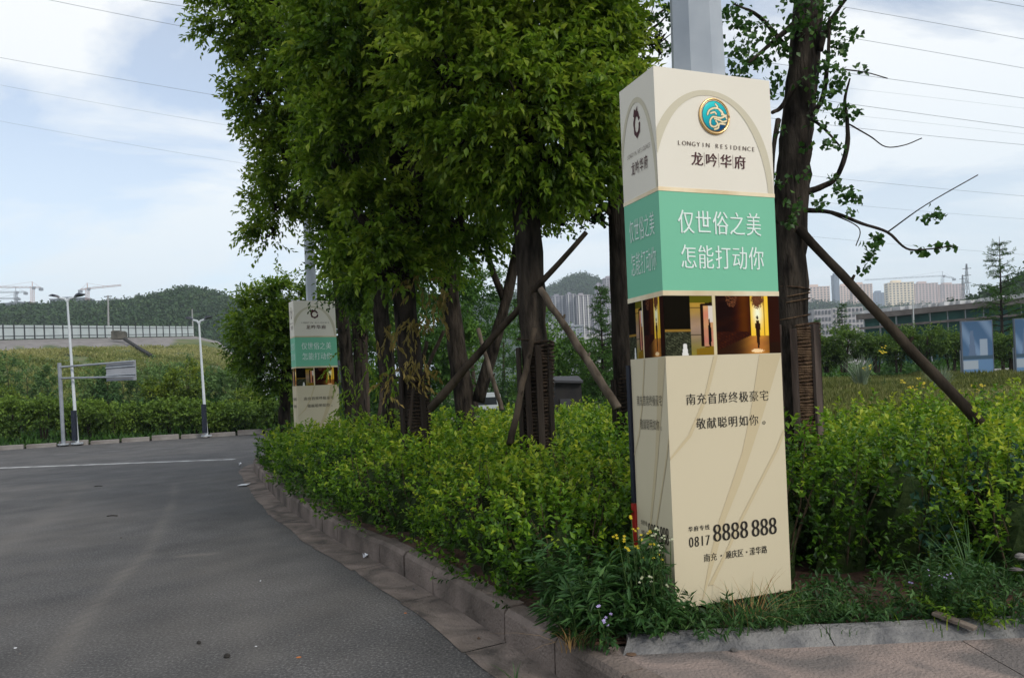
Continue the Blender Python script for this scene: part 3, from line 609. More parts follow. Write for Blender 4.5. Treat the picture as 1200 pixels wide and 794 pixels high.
# ------------------------------------------------------------------ street lamps, sign gantry
gantry = mat('gantry_grey', (.20, .22, .25), (.28, .30, .33), 3, .5)
galv = mat('galvanised', (.33, .36, .40), (.43, .46, .49), 3, .5, .05, spec=.4, metal=.2)
whitepole = mat('white_pole', (.50, .54, .57), (.60, .63, .65), 2, .5)
lampdark = mat('lamp_head', (.018, .022, .035), None, 1, .35)
def streetlamp(bx_, by_, tx, ty, w, Y, label):
    base = gnd(bx_, by_, .06); Y = base[1]; r = empty('street_lamp', base, label, 'street lamp', 'street lamps across the road')
    top = at(tx, ty, Y)
    MB().tube([base, base+(top-base)*.2, top], [.07, .06, .035], 10).build('pole', whitepole, r)
    MB().tube([base, base+(0, 0, .06)], [.22], 8).build('base_plate', galv, r)
    MB().box(base+(.0, -.14, .72), (.16, .12, 1.15)).build('control_box', lampdark, r)
    for s in (-1, 1):
        a = top+np.array([s*w*.12, 0, .0]); e = top+np.array([s*w*.5, 0, .1]); arm = MB().tube([top-(0, 0, .1), a, top+np.array([s*w*.5, 0, .06])], [.05, .045, .04], 6).build('arm', whitepole, r)
        h0 = top+np.array([s*w*.42, 0, .05]); h1 = top+np.array([s*w*1.0, 0, .14]); d = h1-h0
        V = []
        for k, (ww2, th) in enumerate([(.06, .05), (.14, .09), (.17, .10), (.12, .06), (.03, .02)]):
            c_ = h0+d*k/4; V += [c_+(0, -ww2, 0), c_+(0, ww2, 0), c_+(0, ww2*.7, th), c_+(0, -ww2*.7, th)]
        F = [(i*4+k, i*4+(k+1) % 4, (i+1)*4+(k+1) % 4, (i+1)*4+k) for i in range(4) for k in range(4)]+[(3, 2, 1, 0), (16, 17, 18, 19)]
        MB().add(V, F).build('lamp_head', lampdark, r)
streetlamp(90.5, 520, 78.7, 350, .70, 30, 'tall white double-headed street lamp behind the road sign arm')
streetlamp(242, 511, 233, 376, .55, 33, 'white double-headed street lamp right of the blank sign panel')
sg_ = gnd(74.5, 521, .06); r = empty('road_sign', sg_, 'cantilever road sign seen from behind with a blank grey panel', 'road sign'); Y = sg_[1]
MB().tube([sg_, at(69.5, 425, Y)], [.068], 10).build('post', gantry, r)
MB().tube([sg_, sg_+(0, 0, .05)], [.2], 8).build('base_plate', galv, r)
for y0, y1 in ((430, 423), (443, 441)):
    MB().tube([at(70, y0, Y-.02), at(157, y1, Y-.02)], [.038], 8).build('arm', gantry, r)
P = [at(124, 424.5, Y+.1), at(124.8, 446.5, Y+.1), at(159.5, 445, Y+.1), at(158.5, 421.5, Y+.1)]
MB().poly(P, (0, .04, 0)).build('sign_panel', mat('sign_back', (.25, .26, .29), (.32, .33, .36), 2, .5), r)
for k in (.3, .7):
    a = P[0]+(P[1]-P[0])*k; b_ = P[3]+(P[2]-P[3])*k; MB().tube([a-(0, .03, 0), b_-(0, .03, 0)], [.025], 4).build('bracket', galv, r)
# ------------------------------------------------------------------ trees across the road
def small_tree(x, yt, yb, Y, rw, label, name='round_tree', m=L_round, n=300, L=.13, rz=None, trunks=2, group=None, t0=.4, core=.0, species='tree', gap=0, droop=.1, rough=.14):
    b0 = at(x, yb, Y); zt = at(x, yt, Y)[2]; z0 = .05 if yb > 495 else b0[2]; b0[2] = z0; r_ = rw*Y/FOC
    t = empty(name, b0, label, species, group); mb = MB(); H = zt-z0
    for k in range(trunks):
        o = np.array([random.uniform(-.12, .12), random.uniform(-.1, .1), 0])*(trunks > 1); mb.tube([b0+o, b0+o*1.5+(0, 0, H*.35), b0+o*3+(0, 0, H*.8)], [.045+.01*H*.3, .035, .015], 5)
    mb.build('trunk', bark_grey, t)
    rzv = rz*Y/FOC/2 if rz else H*.30
    bl = [((b0[0], b0[1], zt-rzv), (r_, r_, rzv))]
    P, A, NN, TT = crown_leaves(bl, n, 9, L*3, droop, .9, .35, rough, t0, gap); k = len(P)
    c = leaf_mesh('crown', P, A, NN, L*(.8+.5*rng.random(k)), L*.6, TT, m, t); c['kind'] = 'stuff'
    return t
rt = [(-18, 476, 524, 34), (19, 474, 522, 36), (53, 468, 520, 34), (84, 480, 518, 26), (106, 477, 517, 30), (132, 478, 516, 30), (159, 480, 514, 26), (180, 477, 513, 25), (202, 474, 512, 27), (229, 477, 511, 30), (252, 479, 510, 26), (270, 480, 509, 26), (291, 477, 508, 30), (318, 476, 507, 30)]
lb = ['round clipped tree partly cut by the left picture edge', 'wide round clipped tree left of the sign post', 'tallest round clipped tree just left of the sign post', 'round clipped tree between sign post and lamp pole', 'round clipped tree just right of the tall lamp pole', 'round clipped tree under the left end of the sign panel', 'round clipped tree under the right end of the sign panel', 'round clipped tree below the yellow bushy tree', 'round clipped tree left of the second lamp', 'round clipped tree standing behind the second lamp base', 'round clipped tree just right of the second lamp', 'round clipped tree second from the dark bushy tree', 'round clipped tree half behind the hedge tip', 'round clipped tree hidden mostly by the dark bushy tree']
for (x, yt, yb, w), l in zip(rt, lb):
    g = gnd(x, yb, .06); small_tree(x, yt, yb, g[1]+1.2, w*.56, l, group='clipped round trees along the far kerb', trunks=3, t0=random.uniform(.5, .75), rough=.07)
for x, yt, yb, w, l in [(189, 447, 486, 26, 'yellow-green bushy tree behind the round row left of centre'), (209, 458, 488, 20, 'smaller yellow-green bush right of the yellow bushy tree'), (222, 432, 484, 24, 'tallest yellow-green tree beside the second lamp'), (3, 455, 495, 18, 'yellow-green bush at the left picture edge'), (288, 462, 492, 26, 'yellow-green bush beside the dark bushy tree')]:
    small_tree(x, yt, yb, 37, w*.55, l, 'bushy_tree', L_yellow, 200, .14, None, 1, 'yellow-green trees across the road')
pop = [(-10, 408, 24), (12, 412, 26), (34, 418, 24), (58, 432, 20), (98, 445, 20), (112, 430, 20), (128, 438, 18), (146, 432, 20), (162, 440, 18), (176, 425, 20), (190, 420, 18), (205, 428, 18), (221, 410, 20), (238, 430, 20), (254, 436, 18), (266, 430, 18), (279, 424, 22), (294, 432, 22), (312, 428, 24)]
lp_ = ['beside the picture edge', 'second from the picture edge', 'left of the sign post top', 'directly behind the sign post', 'behind the tall lamp pole', 'left of the blank sign panel', 'directly under the sign panel', 'at the right end of the sign panel', 'just right of the sign panel', 'left of the pair behind the yellow tree', 'right of the pair behind the yellow tree', 'between the yellow trees', 'rising highest left of the second lamp', 'just right of the second lamp pole', 'second from the second lamp pole', 'third from the second lamp pole', 'below the blue-roofed warehouse', 'left of the dark bushy tree', 'behind the dark bushy tree']
for (x, yt, w), l in zip(pop, lp_):
    small_tree(x, yt, 500, 42+random.uniform(-2, 4), w*.40, 'slender pale green young tree '+l, 'young_tree', L_poplar, 300, .13, (500-yt)*.86, 1, 'slender young trees below the embankment', random.choice([.35, .6, .85]), gap=.5)
P = []  # undergrowth under the trees
k = 16000; X_ = rng.uniform(-30, 3, k); Yg = fki+fks*X_+.6+rng.random(k)**1.1*14; P = np.stack([X_, Yg, np.full(k, .05)], 1)
tag(leaf_mesh('undergrowth', P, rng.normal(size=(k, 3))*.5+np.array([0, 0, 1.]), rng.normal(size=(k, 3))+np.array([0, -.6, .2]), .12+.3*rng.random(k), .05+.05*rng.random(k), .30+.25*field(P, 12, .5)+rng.normal(size=k)*.15, L_back), 'green undergrowth beneath the trees across the road', 'undergrowth', kind='stuff')
P = P[(Yg-(fki+fks*X_)) > 9.0]; k = len(P); P = P+rng.random((k, 3))**np.array([1, 1, 1.8])*np.array([0, 3, 1.5])
tag(leaf_mesh('thicket', P, rng.normal(size=(k, 3)), rng.normal(size=(k, 3))+np.array([0, -.6, .2]), .3+.2*rng.random(k), .22, .12+.2*field(P, 13, .5)+rng.normal(size=k)*.15, L_back), 'dense thicket filling the space behind the clipped round trees', 'thicket', kind='stuff')
# ------------------------------------------------------------------ the trees in the bed
def px_tree(name, label, trunk, limbs, blobs, ntw, k, L, m, droop=.35, spread=.8, wr=.5, group='trees in the planted bed', bk=bark, t0=.4, tl=None, gap=.0, rin=.5, rough=.16, cat='tree', twiggap=None):
    P = [at(a, b_, c) for a, b_, c, d in trunk]; base = P[0].copy(); base[2] = float(bed_z(base[0], base[1]))-.05
    P[0] = base; R_ = [d for *_, d in trunk]
    t = empty(name, base, label, cat, group)
    sp = smoothpath([np.r_[p, r] for p, r in zip(P, R_)], 5); mb = MB().tube([q[:3] for q in sp], [q[3]*(1.25 if i == 0 else 1) for i, q in enumerate(sp)], 14, jit=.05, seed=len(label)); mb.build('trunk', bk, t, smooth=True)
    for lm in limbs:
        sp = smoothpath([np.r_[at(a, b_, c), r] for a, b_, c, r in lm], 5); MB().tube([q[:3] for q in sp], [max(q[3], .004) for q in sp], 8, jit=.05, seed=3).build('limb', bk, t, smooth=True)
    if blobs:
        B = [(at(a, b_, c), (rx*c/FOC, (rx+ry)*.5*c/FOC, ry*c/FOC)) for a, b_, c, rx, ry in blobs]
        Q = crown_leaves(B, ntw, k, tl or L*4, droop, spread, rin, rough, t0, gap); n = len(Q[0])
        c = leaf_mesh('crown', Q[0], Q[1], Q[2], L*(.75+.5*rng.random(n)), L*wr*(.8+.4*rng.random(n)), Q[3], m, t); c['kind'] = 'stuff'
        # twigs that carry the leaves
        mb = MB()
        for c_, rr in B:
            for _ in range(16):
                d = unit(rng.normal(size=3)); d[2] = abs(d[2])*.4-.1; e = np.array(c_)+d*np.array(rr)*.85; s0 = np.array(c_)+np.array([0, 0, -rr[2]*.5])+rng.normal(size=3)*.05; mb.tube([s0, (s0+e)/2+rng.normal(size=3)*.06*rr[0], e], [.016, .01, .004], 4)
        mb.build('twigs', bk, t)['kind'] = 'stuff'
    return t
px_tree('camphor_tree', 'big leafy tree with a forked trunk left of the middle trunk',
        [(493, 540, 8.2, .145), (487, 480, 8.2, .135), (478, 400, 8.2, .13), (471, 300, 8.2, .12), (469, 180, 8.2, .12), (462, 40, 8.2, .09), (458, -80, 8.2, .05)],
        [[(476, 320, 8.2, .09), (486, 230, 8.1, .085), (491, 130, 8.0, .07), (492, 20, 8, .05)], [(470, 300, 8.2, .07), (420, 250, 8.0, .05), (385, 180, 7.9, .03)], [(472, 280, 8.2, .07), (530, 230, 8.0, .05), (560, 190, 7.9, .03)]],
        [(435, 10, 8.0, 52, 110), (412, 150, 8.0, 42, 65), (440, 262, 7.9, 38, 44), (452, 312, 7.8, 32, 26), (535, 250, 8.3, 40, 50), (398, 60, 8.3, 42, 80), (480, -110, 8.2, 90, 90)], 4300, 12, .084, L_camphor, t0=.53, gap=.25)
px_tree('camphor_tree', 'dense dark-crowned tree in the middle above the wooden braces, straight trunk wrapped at its foot',
        [(636, 560, 7.0, .135), (630, 480, 7.0, .13), (623, 350, 7.0, .125), (615, 215, 7.0, .125), (610, 100, 7, .10), (606, -60, 7, .07)],
        [[(614, 200, 7, .07), (560, 140, 6.9, .05), (520, 80, 6.8, .03)], [(612, 180, 7, .07), (660, 120, 6.9, .05), (700, 70, 6.9, .03)]],
        [(600, 110, 6.8, 105, 100), (528, 60, 6.8, 50, 70), (690, 110, 6.9, 48, 85), (640, 175, 6.7, 60, 45), (600, -40, 7.0, 135, 110), (540, 160, 6.9, 36, 42)], 4800, 12, .080, L_camphor, t0=.62, gap=.3)
px_tree('ginkgo_tree', 'slim dark trunk standing right behind the large advertising box',
        [(738, 540, 7.4, .115), (732, 450, 7.4, .11), (728, 330, 7.4, .108), (722, 150, 7.4, .10), (716, -80, 7.4, .08)],
        [[(725, 260, 7.4, .035), (690, 225, 7.3, .02), (655, 205, 7.2, .008)], [(723, 160, 7.4, .035), (770, 110, 7.3, .02), (800, 60, 7.2, .008)], [(721, 90, 7.4, .03), (745, 40, 7.3, .02), (780, 10, 7.3, .008)]],
        [(752, 20, 7.3, 36, 30), (690, 215, 7.5, 45, 30), (700, 250, 7.6, 20, 14), (770, 45, 7.3, 20, 25), (735, 75, 7.2, 25, 25), (650, 240, 7.8, 35, 18)], 330, 7, .042, L_ginkgo, wr=.9, t0=.5, gap=.8, rin=.2)
px_tree('tree', 'dark tree with a slanting second stem behind the crossing braces',
        [(550, 530, 10.5, .145), (545, 480, 10.5, .135), (537, 420, 10.5, .13), (528, 350, 10.5, .125), (520, 250, 10.5, .12), (515, 100, 10.5, .08)],
        [[(560, 470, 10.5, .09), (580, 400, 10.4, .085), (598, 330, 10.4, .07), (612, 250, 10.3, .05), (622, 170, 10.3, .03)], [(590, 350, 10.4, .05), (572, 300, 10.4, .04), (562, 230, 10.4, .02)]],
        [(560, 215, 10.2, 60, 50), (520, 100, 10.2, 90, 90), (600, 225, 10.4, 45, 40), (500, 280, 10.2, 45, 40), (640, 30, 10.5, 80, 80)], 2300, 12, .085, L_camphor, t0=.42, gap=.3)
px_tree('tree', 'dark straight trunk between the forked tree and the small advertising box',
        [(462, 530, 12, .145), (458, 480, 12, .14), (450, 400, 12, .13), (443, 320, 12, .12), (440, 200, 12, .11), (440, 60, 12, .08)], [[(445, 340, 12, .06), (420, 290, 12, .05), (400, 230, 12, .03)]],
        [(430, 210, 12, 60, 70), (410, 110, 12, 50, 70), (450, 300, 12.2, 40, 45), (405, 300, 12.5, 28, 45)], 2000, 12, .09, L_camphor, t0=.36)
px_tree('camphor_tree', 'tall tree reaching furthest left into the sky above the small advertising box',
        [(416, 530, 16.2, .15), (408, 440, 16, .14), (400, 360, 15.6, .13), (390, 270, 14.5, .11), (356, 170, 12, .09), (330, 60, 10.3, .06), (310, -50, 10, .04)],
        [[(389, 260, 14.3, .06), (345, 230, 12.5, .04), (325, 220, 12, .02)], [(345, 150, 11, .06), (300, 90, 10.5, .04), (265, 50, 10.2, .02)]],
        [(318, 25, 10.3, 48, 52), (284, 8, 10.2, 34, 36), (348, 100, 10.6, 58, 52), (335, 170, 10.8, 20, 26), (355, 190, 11, 42, 50), (318, 262, 11.5, 15, 22), (368, 198, 12, 32, 36), (360, 20, 10.6, 70, 80), (318, -70, 10.4, 75, 60), (302, 112, 10.4, 16, 15), (322, 232, 11.2, 20, 24)], 3900, 12, .082, L_camphor, t0=.6, rough=.2, gap=.5)
px_tree('bushy_tree', 'dark round bushy tree left of the small advertising box',
        [(333, 530, 17.5, .14), (334, 470, 17.5, .13), (338, 400, 17.5, .1)], [[(335, 430, 17.5, .07), (312, 400, 17.4, .05), (300, 380, 17.3, .03)]],
        [(312, 388, 17, 38, 38), (332, 350, 17, 28, 26), (303, 410, 17, 26, 24), (330, 425, 17.2, 26, 30), (345, 380, 17.3, 26, 40)], 1500, 12, .10, L_camphor, t0=.38)
px_tree('tree', 'thin dark trunk second to the right behind the small advertising box',
        [(424, 520, 17, .13), (422, 440, 17, .12), (416, 340, 17, .11), (412, 220, 17, .08)], [], [(412, 330, 17, 26, 45), (425, 380, 17, 24, 36)], 420, 10, .10, L_camphor, t0=.3)
px_tree('tree', 'slender pale trunk glimpsed beyond the dark ones left of centre',
        [(430, 510, 19, .09), (428, 430, 19, .085), (425, 330, 19, .07)], [], [(440, 330, 20, 45, 40), (500, 340, 20, 50, 30)], 700, 10, .11, L_back, t0=.35, bk=bark_grey)
# ginkgo at the right: trunk, named limbs, and leaf clusters along them
gt = px_tree('ginkgo_tree', 'tall ginkgo right of the large advertising box with sparse leaves and rope-wrapped foot',
        [(930, 520, 5.9, .155), (928, 450, 5.9, .15), (926, 380, 5.9, .14), (925, 300, 5.9, .135), (929, 220, 5.9, .13), (934, 150, 5.9, .125), (943, 60, 5.9, .115), (952, -60, 5.9, .10), (956, -160, 5.9, .08)],
        [[(938, 228, 5.85, .028), (960, 220, 5.8, .024), (980, 208, 5.75, .02), (992, 175, 5.7, .018), (993, 145, 5.7, .015), (990, 118, 5.7, .012), (996, 92, 5.7, .006)],
         [(938, 246, 5.85, .022), (975, 249, 5.75, .015), (1010, 262, 5.65, .012), (1040, 272, 5.6, .010), (1062, 291, 5.55, .008), (1085, 292, 5.5, .006), (1118, 288, 5.5, .003)],
         [(1040, 272, 5.6, .006), (1085, 240, 5.5, .004), (1146, 205, 5.4, .002)], [(994, 145, 5.7, .006), (1020, 160, 5.6, .005), (1038, 172, 5.6, .004), (1060, 170, 5.5, .003), (1080, 162, 5.5, .002)],
         [(985, 81, 5.7, .006), (1015, 85, 5.6, .004), (1040, 92, 5.6, .002)], [(912, 140, 5.8, .022), (906, 180, 5.75, .016), (906, 240, 5.75, .012), (912, 262, 5.8, .01)], [(930, 100, 5.8, .022), (916, 125, 5.8, .018), (905, 132, 5.75, .014)],
         [(960, 60, 5.8, .03), (970, 30, 5.75, .02), (996, -8, 5.7, .012)], [(938, 140, 5.8, .024), (962, 120, 5.75, .02), (970, 70, 5.7, .014), (972, 20, 5.7, .01)], [(968, 248, 5.75, .006), (1000, 262, 5.6, .004), (1008, 272, 5.6, .003), (1003, 288, 5.6, .002)],
         [(945, 135, 5.8, .012), (965, 150, 5.7, .01), (985, 172, 5.7, .006)], [(940, 20, 5.8, .03), (905, 50, 5.7, .018), (870, 80, 5.6, .008)], [(925, 60, 5.8, .02), (890, 20, 5.7, .014), (860, 5, 5.6, .006)]],
        None, 0, 0, 0, None, bk=bark, group='trees in the planted bed')
cl = [(868, 60, 26, 60), (855, 15, 22, 50), (890, 70, 18, 40), (905, 45, 14, 26), (912, 92, 10, 20), (880, 30, 22, 44), (866, 85, 14, 26), (975, 28, 16, 44), (985, 55, 12, 30), (1000, 38, 12, 12), (968, 75, 12, 24), (980, 100, 12, 26), (990, 132, 16, 36), (960, 112, 14, 20), (1005, 130, 5, 8), (980, 82, 14, 12), (1008, 80, 8, 9),
      (978, 208, 10, 10), (990, 224, 14, 26), (1000, 232, 10, 18), (960, 238, 10, 12), (995, 248, 6, 8), (1024, 284, 12, 22), (1018, 300, 9, 18), (1014, 314, 6, 10), (1030, 276, 8, 12), (1095, 250, 10, 16), (1084, 256, 7, 7), (1085, 294, 6, 5), (1100, 288, 8, 12), (1114, 288, 6, 7), (1076, 292, 5, 6), (962, 150, 12, 14), (972, 168, 9, 10), (985, 172, 9, 8), (940, 172, 7, 5),
      (915, 210, 10, 12), (930, 240, 12, 14), (925, 258, 12, 12), (920, 60, 16, 26), (940, 30, 22, 40), (960, 5, 24, 50), (930, 0, 20, 40), (905, 110, 10, 10), (915, 150, 8, 6), (945, 205, 8, 6), (870, 110, 8, 5), (896, 100, 10, 9), (950, 95, 18, 14), (960, 128, 14, 10)]
Q = []; 
for x, y, r_, n in cl:
    nb = int(n*1.6)
    c = at(x, y, 5.68+random.uniform(-.06, .06)); Q.append(c+rng.normal(size=(nb, 3))*np.array([r_, r_*.8, r_*.75])*.48*5.7/FOC)
Q = np.concatenate(Q); n = len(Q)
c = leaf_mesh('crown', Q, rng.normal(size=(n, 3))+np.array([0, 0, -.7]), rng.normal(size=(n, 3))+np.array([0, -.5, .5]),   .042*(.7+.6*rng.random(n)), .044, .5+rng.normal(size=n)*.22, L_ginkgo, gt, fold=.1); c['kind'] = 'stuff'
# rope and boards round its foot
rope = mat('straw_rope', (.05, .03, .02), (.14, .09, .055), 18, .95, .8, 60, spec=.1); plankm = mat('weathered_board', (.05, .036, .03), (.13, .10, .085), 5, .9, .8, 30, (1, 1, .15), spec=.1)
def wrap(tree, cx_, y0, y1, Y, r_, n, planks, r_rope=.012, loose=(), rope=rope, plankm=plankm):
    a = at(cx_, y0, Y); b_ = at(cx_+(y1-y0)*.0, y1, Y); r0 = MB()
    base = a
    for i in range(n):
        z = a[2]+(b_[2]-a[2])*i/(n-1); P = [(base[0]+(b_[0]-a[0])*i/(n-1)+(r_+.004*sin(i*1.7))*cos(q), Y+r_*sin(q), z+.008*sin(q*2+i)) for q in np.linspace(0, 2*pi, 17)]; r0.tube(P, [r_rope], 5)
    o = r0.build('rope_wrap', rope, tree); o['kind'] = 'stuff'
    for q, w in planks:
        c_ = np.array([base[0]+(r_+.025)*cos(q), Y+(r_+.025)*sin(q), 0]); MB().box((c_[0], c_[1], (a[2]+b_[2])/2+random.uniform(-.03, .03)+.02), (.022, w, abs(b_[2]-a[2])*.92), q, .003).build('plank', plankm, tree)
    for yl in loose:
        zc = at(cx_-9, yl, Y); P = [(zc[0]+(r_-.012)*cos(q), Y+(r_-.012)*sin(q), zc[2]+.02*sin(q+yl)) for q in np.linspace(0, 2*pi, 17)]; MB().tube(P, [.006], 5).build('rope', rope, tree)
wrap(gt, 936, 520, 382, 5.9, .150, 42, [(-2.75, .10), (-1.95, .05), (-.85, .09), (-.15, .10), (.9, .1), (2.2, .1)], loose=(338, 347, 353, 372))
t2 = bpy.data.objects['camphor_tree.001']
dr = mat('dark_rope', (.022, .016, .012), (.06, .042, .03), 18, .95, .8, 60, spec=.1); dp_ = mat('dark_board', (.02, .015, .012), (.05, .04, .033), 5, .9, .8, 30, (1, 1, .15), spec=.1)
wrap(t2, 631, 540, 402, 7.0, .140, 36, [(-2.6, .06), (-2.0, .05), (-1.35, .06), (-.6, .07), (.6, .07), (2, .07)], loose=(396,), rope=dr, plankm=dp_)
wrap(bpy.data.objects['camphor_tree'], 489, 540, 440, 8.2, .143, 26, [(-2.4, .06), (-.9, .06)], .009, rope=dr, plankm=dp_)
wrap(bpy.data.objects['ginkgo_tree'], 735, 540, 440, 7.4, .118, 26, [(-2.5, .05), (-1.3, .05)], .008, rope=dr, plankm=dp_)
# hanging yellowed leaves on the lower forked trunk
pl = empty('climbing_shrub', (at(470, 470, 7.9)[0], 7.9, .25), 'sapling with hanging yellowed leaves against the forked trunk', 'sapling', None)
mb = MB().tube([at(478, 520, 7.9), at(486, 430, 7.8), at(493, 390, 7.8)], [.02, .012, .004], 5).tube([at(484, 450, 7.85), at(465, 420, 7.8)], [.01, .004], 4); mb.build('stem', bark_grey, pl)
T = np.concatenate([at(x, y, 7.75)+rng.normal(size=(n_, 3))*.075 for x, y, n_ in [(490, 385, 9), (470, 380, 8), (455, 400, 5), (495, 420, 7), (500, 435, 6), (478, 440, 6), (455, 445, 5), (520, 345, 5), (505, 370, 8), (485, 335, 8), (515, 350, 6)]])
Qd = twigs(T, rng.normal(size=(len(T), 3))+np.array([0, 0, -.5]), .12, 7, .9, .5, .5); n = len(Qd[0])
c = leaf_mesh('leaves', Qd[0], Qd[1], Qd[2], .075, .022, Qd[3], L_dry, pl); c['kind'] = 'stuff'
def sprout(cx_, cy_, Y, spots, label, m=L_camphor):
    b0 = at(cx_, cy_, Y); b0[2] = .25; t = empty('sapling', b0, label, 'sapling', 'saplings among the trunks')
    mb = MB(); 
    for x, y, n_ in spots: mb.tube([b0, (b0+at(x, y, Y))/2+(0.05, 0, .1), at(x, y, Y)], [.012, .008, .003], 4)
    mb.build('stem', bark_grey, t)
    T = np.concatenate([at(x, y, Y)+rng.normal(size=(n_, 3))*.12 for x, y, n_ in spots]); Qd = twigs(T, rng.normal(size=(len(T), 3))+np.array([0, 0, -.3]), .18, 8, .7, .6, .62); n = len(Qd[0])
    c = leaf_mesh('leaves', Qd[0], Qd[1], Qd[2], .08, .026, Qd[3], m, t); c['kind'] = 'stuff'
sprout(432, 500, 11, [(405, 430, 8), (412, 455, 7), (400, 475, 6), (420, 480, 5)], 'thin sapling with drooping leaves right of the small box')
sprout(462, 500, 10, [(450, 430, 7), (465, 445, 8), (472, 465, 7), (480, 480, 5), (445, 440, 5)], 'leafy sapling between the two dark trunks left of centre')
# ------------------------------------------------------------------ wooden braces
def brace(a, b_, r0, r1, m, label, lash=None):
    A = at(*a); B = at(*b_); n = 12; rr = np.random.default_rng(int(a[0])); P = [A+(B-A)*i/n+rr.normal(size=3)*.004 for i in range(n+1)]
    root = empty('wooden_brace', B if B[2] < A[2] else A, label, 'tree brace', 'wooden poles propping the trees')
    r0 *= .85; r1 *= .85; MB().tube(P, [r0+(r1-r0)*i/n for i in range(n+1)], 10, jit=.05, seed=int(a[0])).build('pole', m, root, smooth=True)
    for k in (.3, .62):
        c = A+(B-A)*k; MB().tube([c, c+np.array([.03, -.02, .06])], [r0*.6, r0*.3], 6).build('knot', m, root)
brace((936, 268, 5.75), (1150, 497, 5.2), .038, .046, wood_pole, 'long dark pole leaning right from the ginkgo trunk to the hedge')
brace((687, 272, 6.6), (505, 478, 7.6), .026, .052, wood_pole, 'long pole crossing behind the middle trunk down to the left')
brace((632, 336, 6.9), (724, 478, 6.4), .036, .046, wood_pale, 'pale weathered pole leaning right from the middle trunk')
brace((626, 385, 6.75), (598, 520, 6.2), .028, .036, wood_pole, 'short dark pole leaning left at the foot of the middle trunk')
brace((560, 385, 9.6), (588, 480, 9.2), .03, .036, wood_pale, 'thin pale pole standing in front of the white van')
brace((500, 400, 9.2), (478, 500, 8.6), .028, .034, wood_pole, 'thin dark pole leaning against the forked trunk from the left')
brace((450, 430, 11.5), (443, 500, 11), .03, .035, wood_pole, 'thin brace beside the dark trunk left of centre')
brace((410, 455, 12), (440, 505, 11.4), .04, .05, wood_pole, 'stout short brace right of the small advertising box')
brace((520, 388, 9.8), (470, 500, 9), .028, .036, wood_pole, 'slanting brace between forked trunk and slanting stem')
# ------------------------------------------------------------------ trees beyond the bed
def far_tree(label, x, yb, Y, blobs, ntw=700, L=.16, m=L_back, t0=.5, group='green trees beyond the planted bed', name='broad_tree'):
    b0 = at(x, yb, Y); b0[2] = -.85; t = empty(name, b0, label, 'tree', group)
    tp_ = at(blobs[0][0], blobs[0][1], Y); MB().tube([b0, (b0+tp_)/2, tp_], [.14, .11, .05], 7).build('trunk', bark_grey, t)
    B = [(at(a, b_, Y), (rx*Y/FOC, rx*Y/FOC, ry*Y/FOC)) for a, b_, rx, ry in blobs]; Q = crown_leaves(B, ntw, 10, L*3.5, .2, .9, .4, .16, t0); n = len(Q[0])
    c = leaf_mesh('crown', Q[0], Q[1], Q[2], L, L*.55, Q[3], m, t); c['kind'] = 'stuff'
far_tree('broad mid-green tree seen between the dark trunks left of centre', 420, 480, 27, [(420, 380, 50, 55), (400, 420, 40, 50), (450, 430, 40, 50)], 800)
far_tree('broad green tree filling the gap left of the slanting stem', 500, 480, 25, [(500, 390, 50, 55), (480, 430, 45, 40), (530, 430, 35, 35)], 850)
far_tree('bright green tree behind the white van', 590, 480, 50, [(590, 400, 45, 48), (570, 430, 45, 35), (620, 430, 40, 35)], 900, t0=.58)
far_tree('low green tree behind the wrapped middle trunk', 655, 480, 32, [(655, 425, 35, 32), (640, 445, 30, 26), (672, 440, 30, 24)], 700, t0=.55)
far_tree('bright rounded green tree behind the dark hut', 690, 480, 34, [(690, 428, 26, 24), (672, 440, 20, 20), (705, 445, 20, 20)], 500, t0=.6)
far_tree('dim green tree high behind the slanting stem', 560, 480, 36, [(545, 345, 40, 42), (575, 360, 30, 40), (520, 330, 40, 40)], 700, t0=.4)
far_tree('soft green tree under the far hills right of the slanting stem', 620, 480, 45, [(620, 385, 28, 26), (600, 400, 30, 30), (640, 400, 20, 20)], 500, .18, t0=.45)
# conifers
def conifer(x, yt, yb, Y, rw, label, m=L_back, dens=1.0, zb=None):
    top = at(x, yt, Y); b0 = at(x+(yb-yt)*.03, yb, Y); 
    if zb is not None: b0[2] = zb
    H = top[2]-b0[2]; t = empty('conifer', b0, label, 'conifer'); MB().tube([b0, (b0+top)/2, top], [.012*H+.01, .008*H, .008], 7).build('trunk', bark, t)
    T, D = [], []; mb = MB(); nl = int(15*dens)+6
    for i in range(nl):
        f = .16+.82*i/nl; c = b0+(top-b0)*f; ln = rw*Y/FOC*(1-f)**.8*1.25+.05
        for k in range(5):
            q = random.random()*6.28; d = np.array([cos(q), sin(q), .28]); e = c+d*ln*random.uniform(.6, 1.1); mb.tube([c, e], [.02, .006], 4)
            for s in np.linspace(.25, 1, max(3, int(ln*6*dens))): T.append(c+(e-c)*s); D.append(d+rng.normal(size=3)*.5)
    mb.build('branches', bark, t)['kind'] = 'stuff'; Qd = twigs(np.array(T), np.array(D), .22, 12, .3, .7, .4); n = len(Qd[0])
    c = leaf_mesh('foliage', Qd[0], Qd[1], Qd[2], .13, .03, Qd[3], m, t); c['kind'] = 'stuff'
conifer(1171, 277, 442, 37, 38, 'tall sparse conifer standing between the two poster boards', dens=1.0, zb=.9)
conifer(703, 330, 478, 30, 26, 'slender conifer left of the trunk behind the large box', dens=1.5, zb=-.8)
conifer(986, 352, 400, 60, 16, 'young conifer rising behind the round shrubs right of the ginkgo', dens=1.2, zb=0)
conifer(957, 372, 400, 55, 12, 'small conifer right beside the wrapped ginkgo trunk', dens=1.2, zb=0)
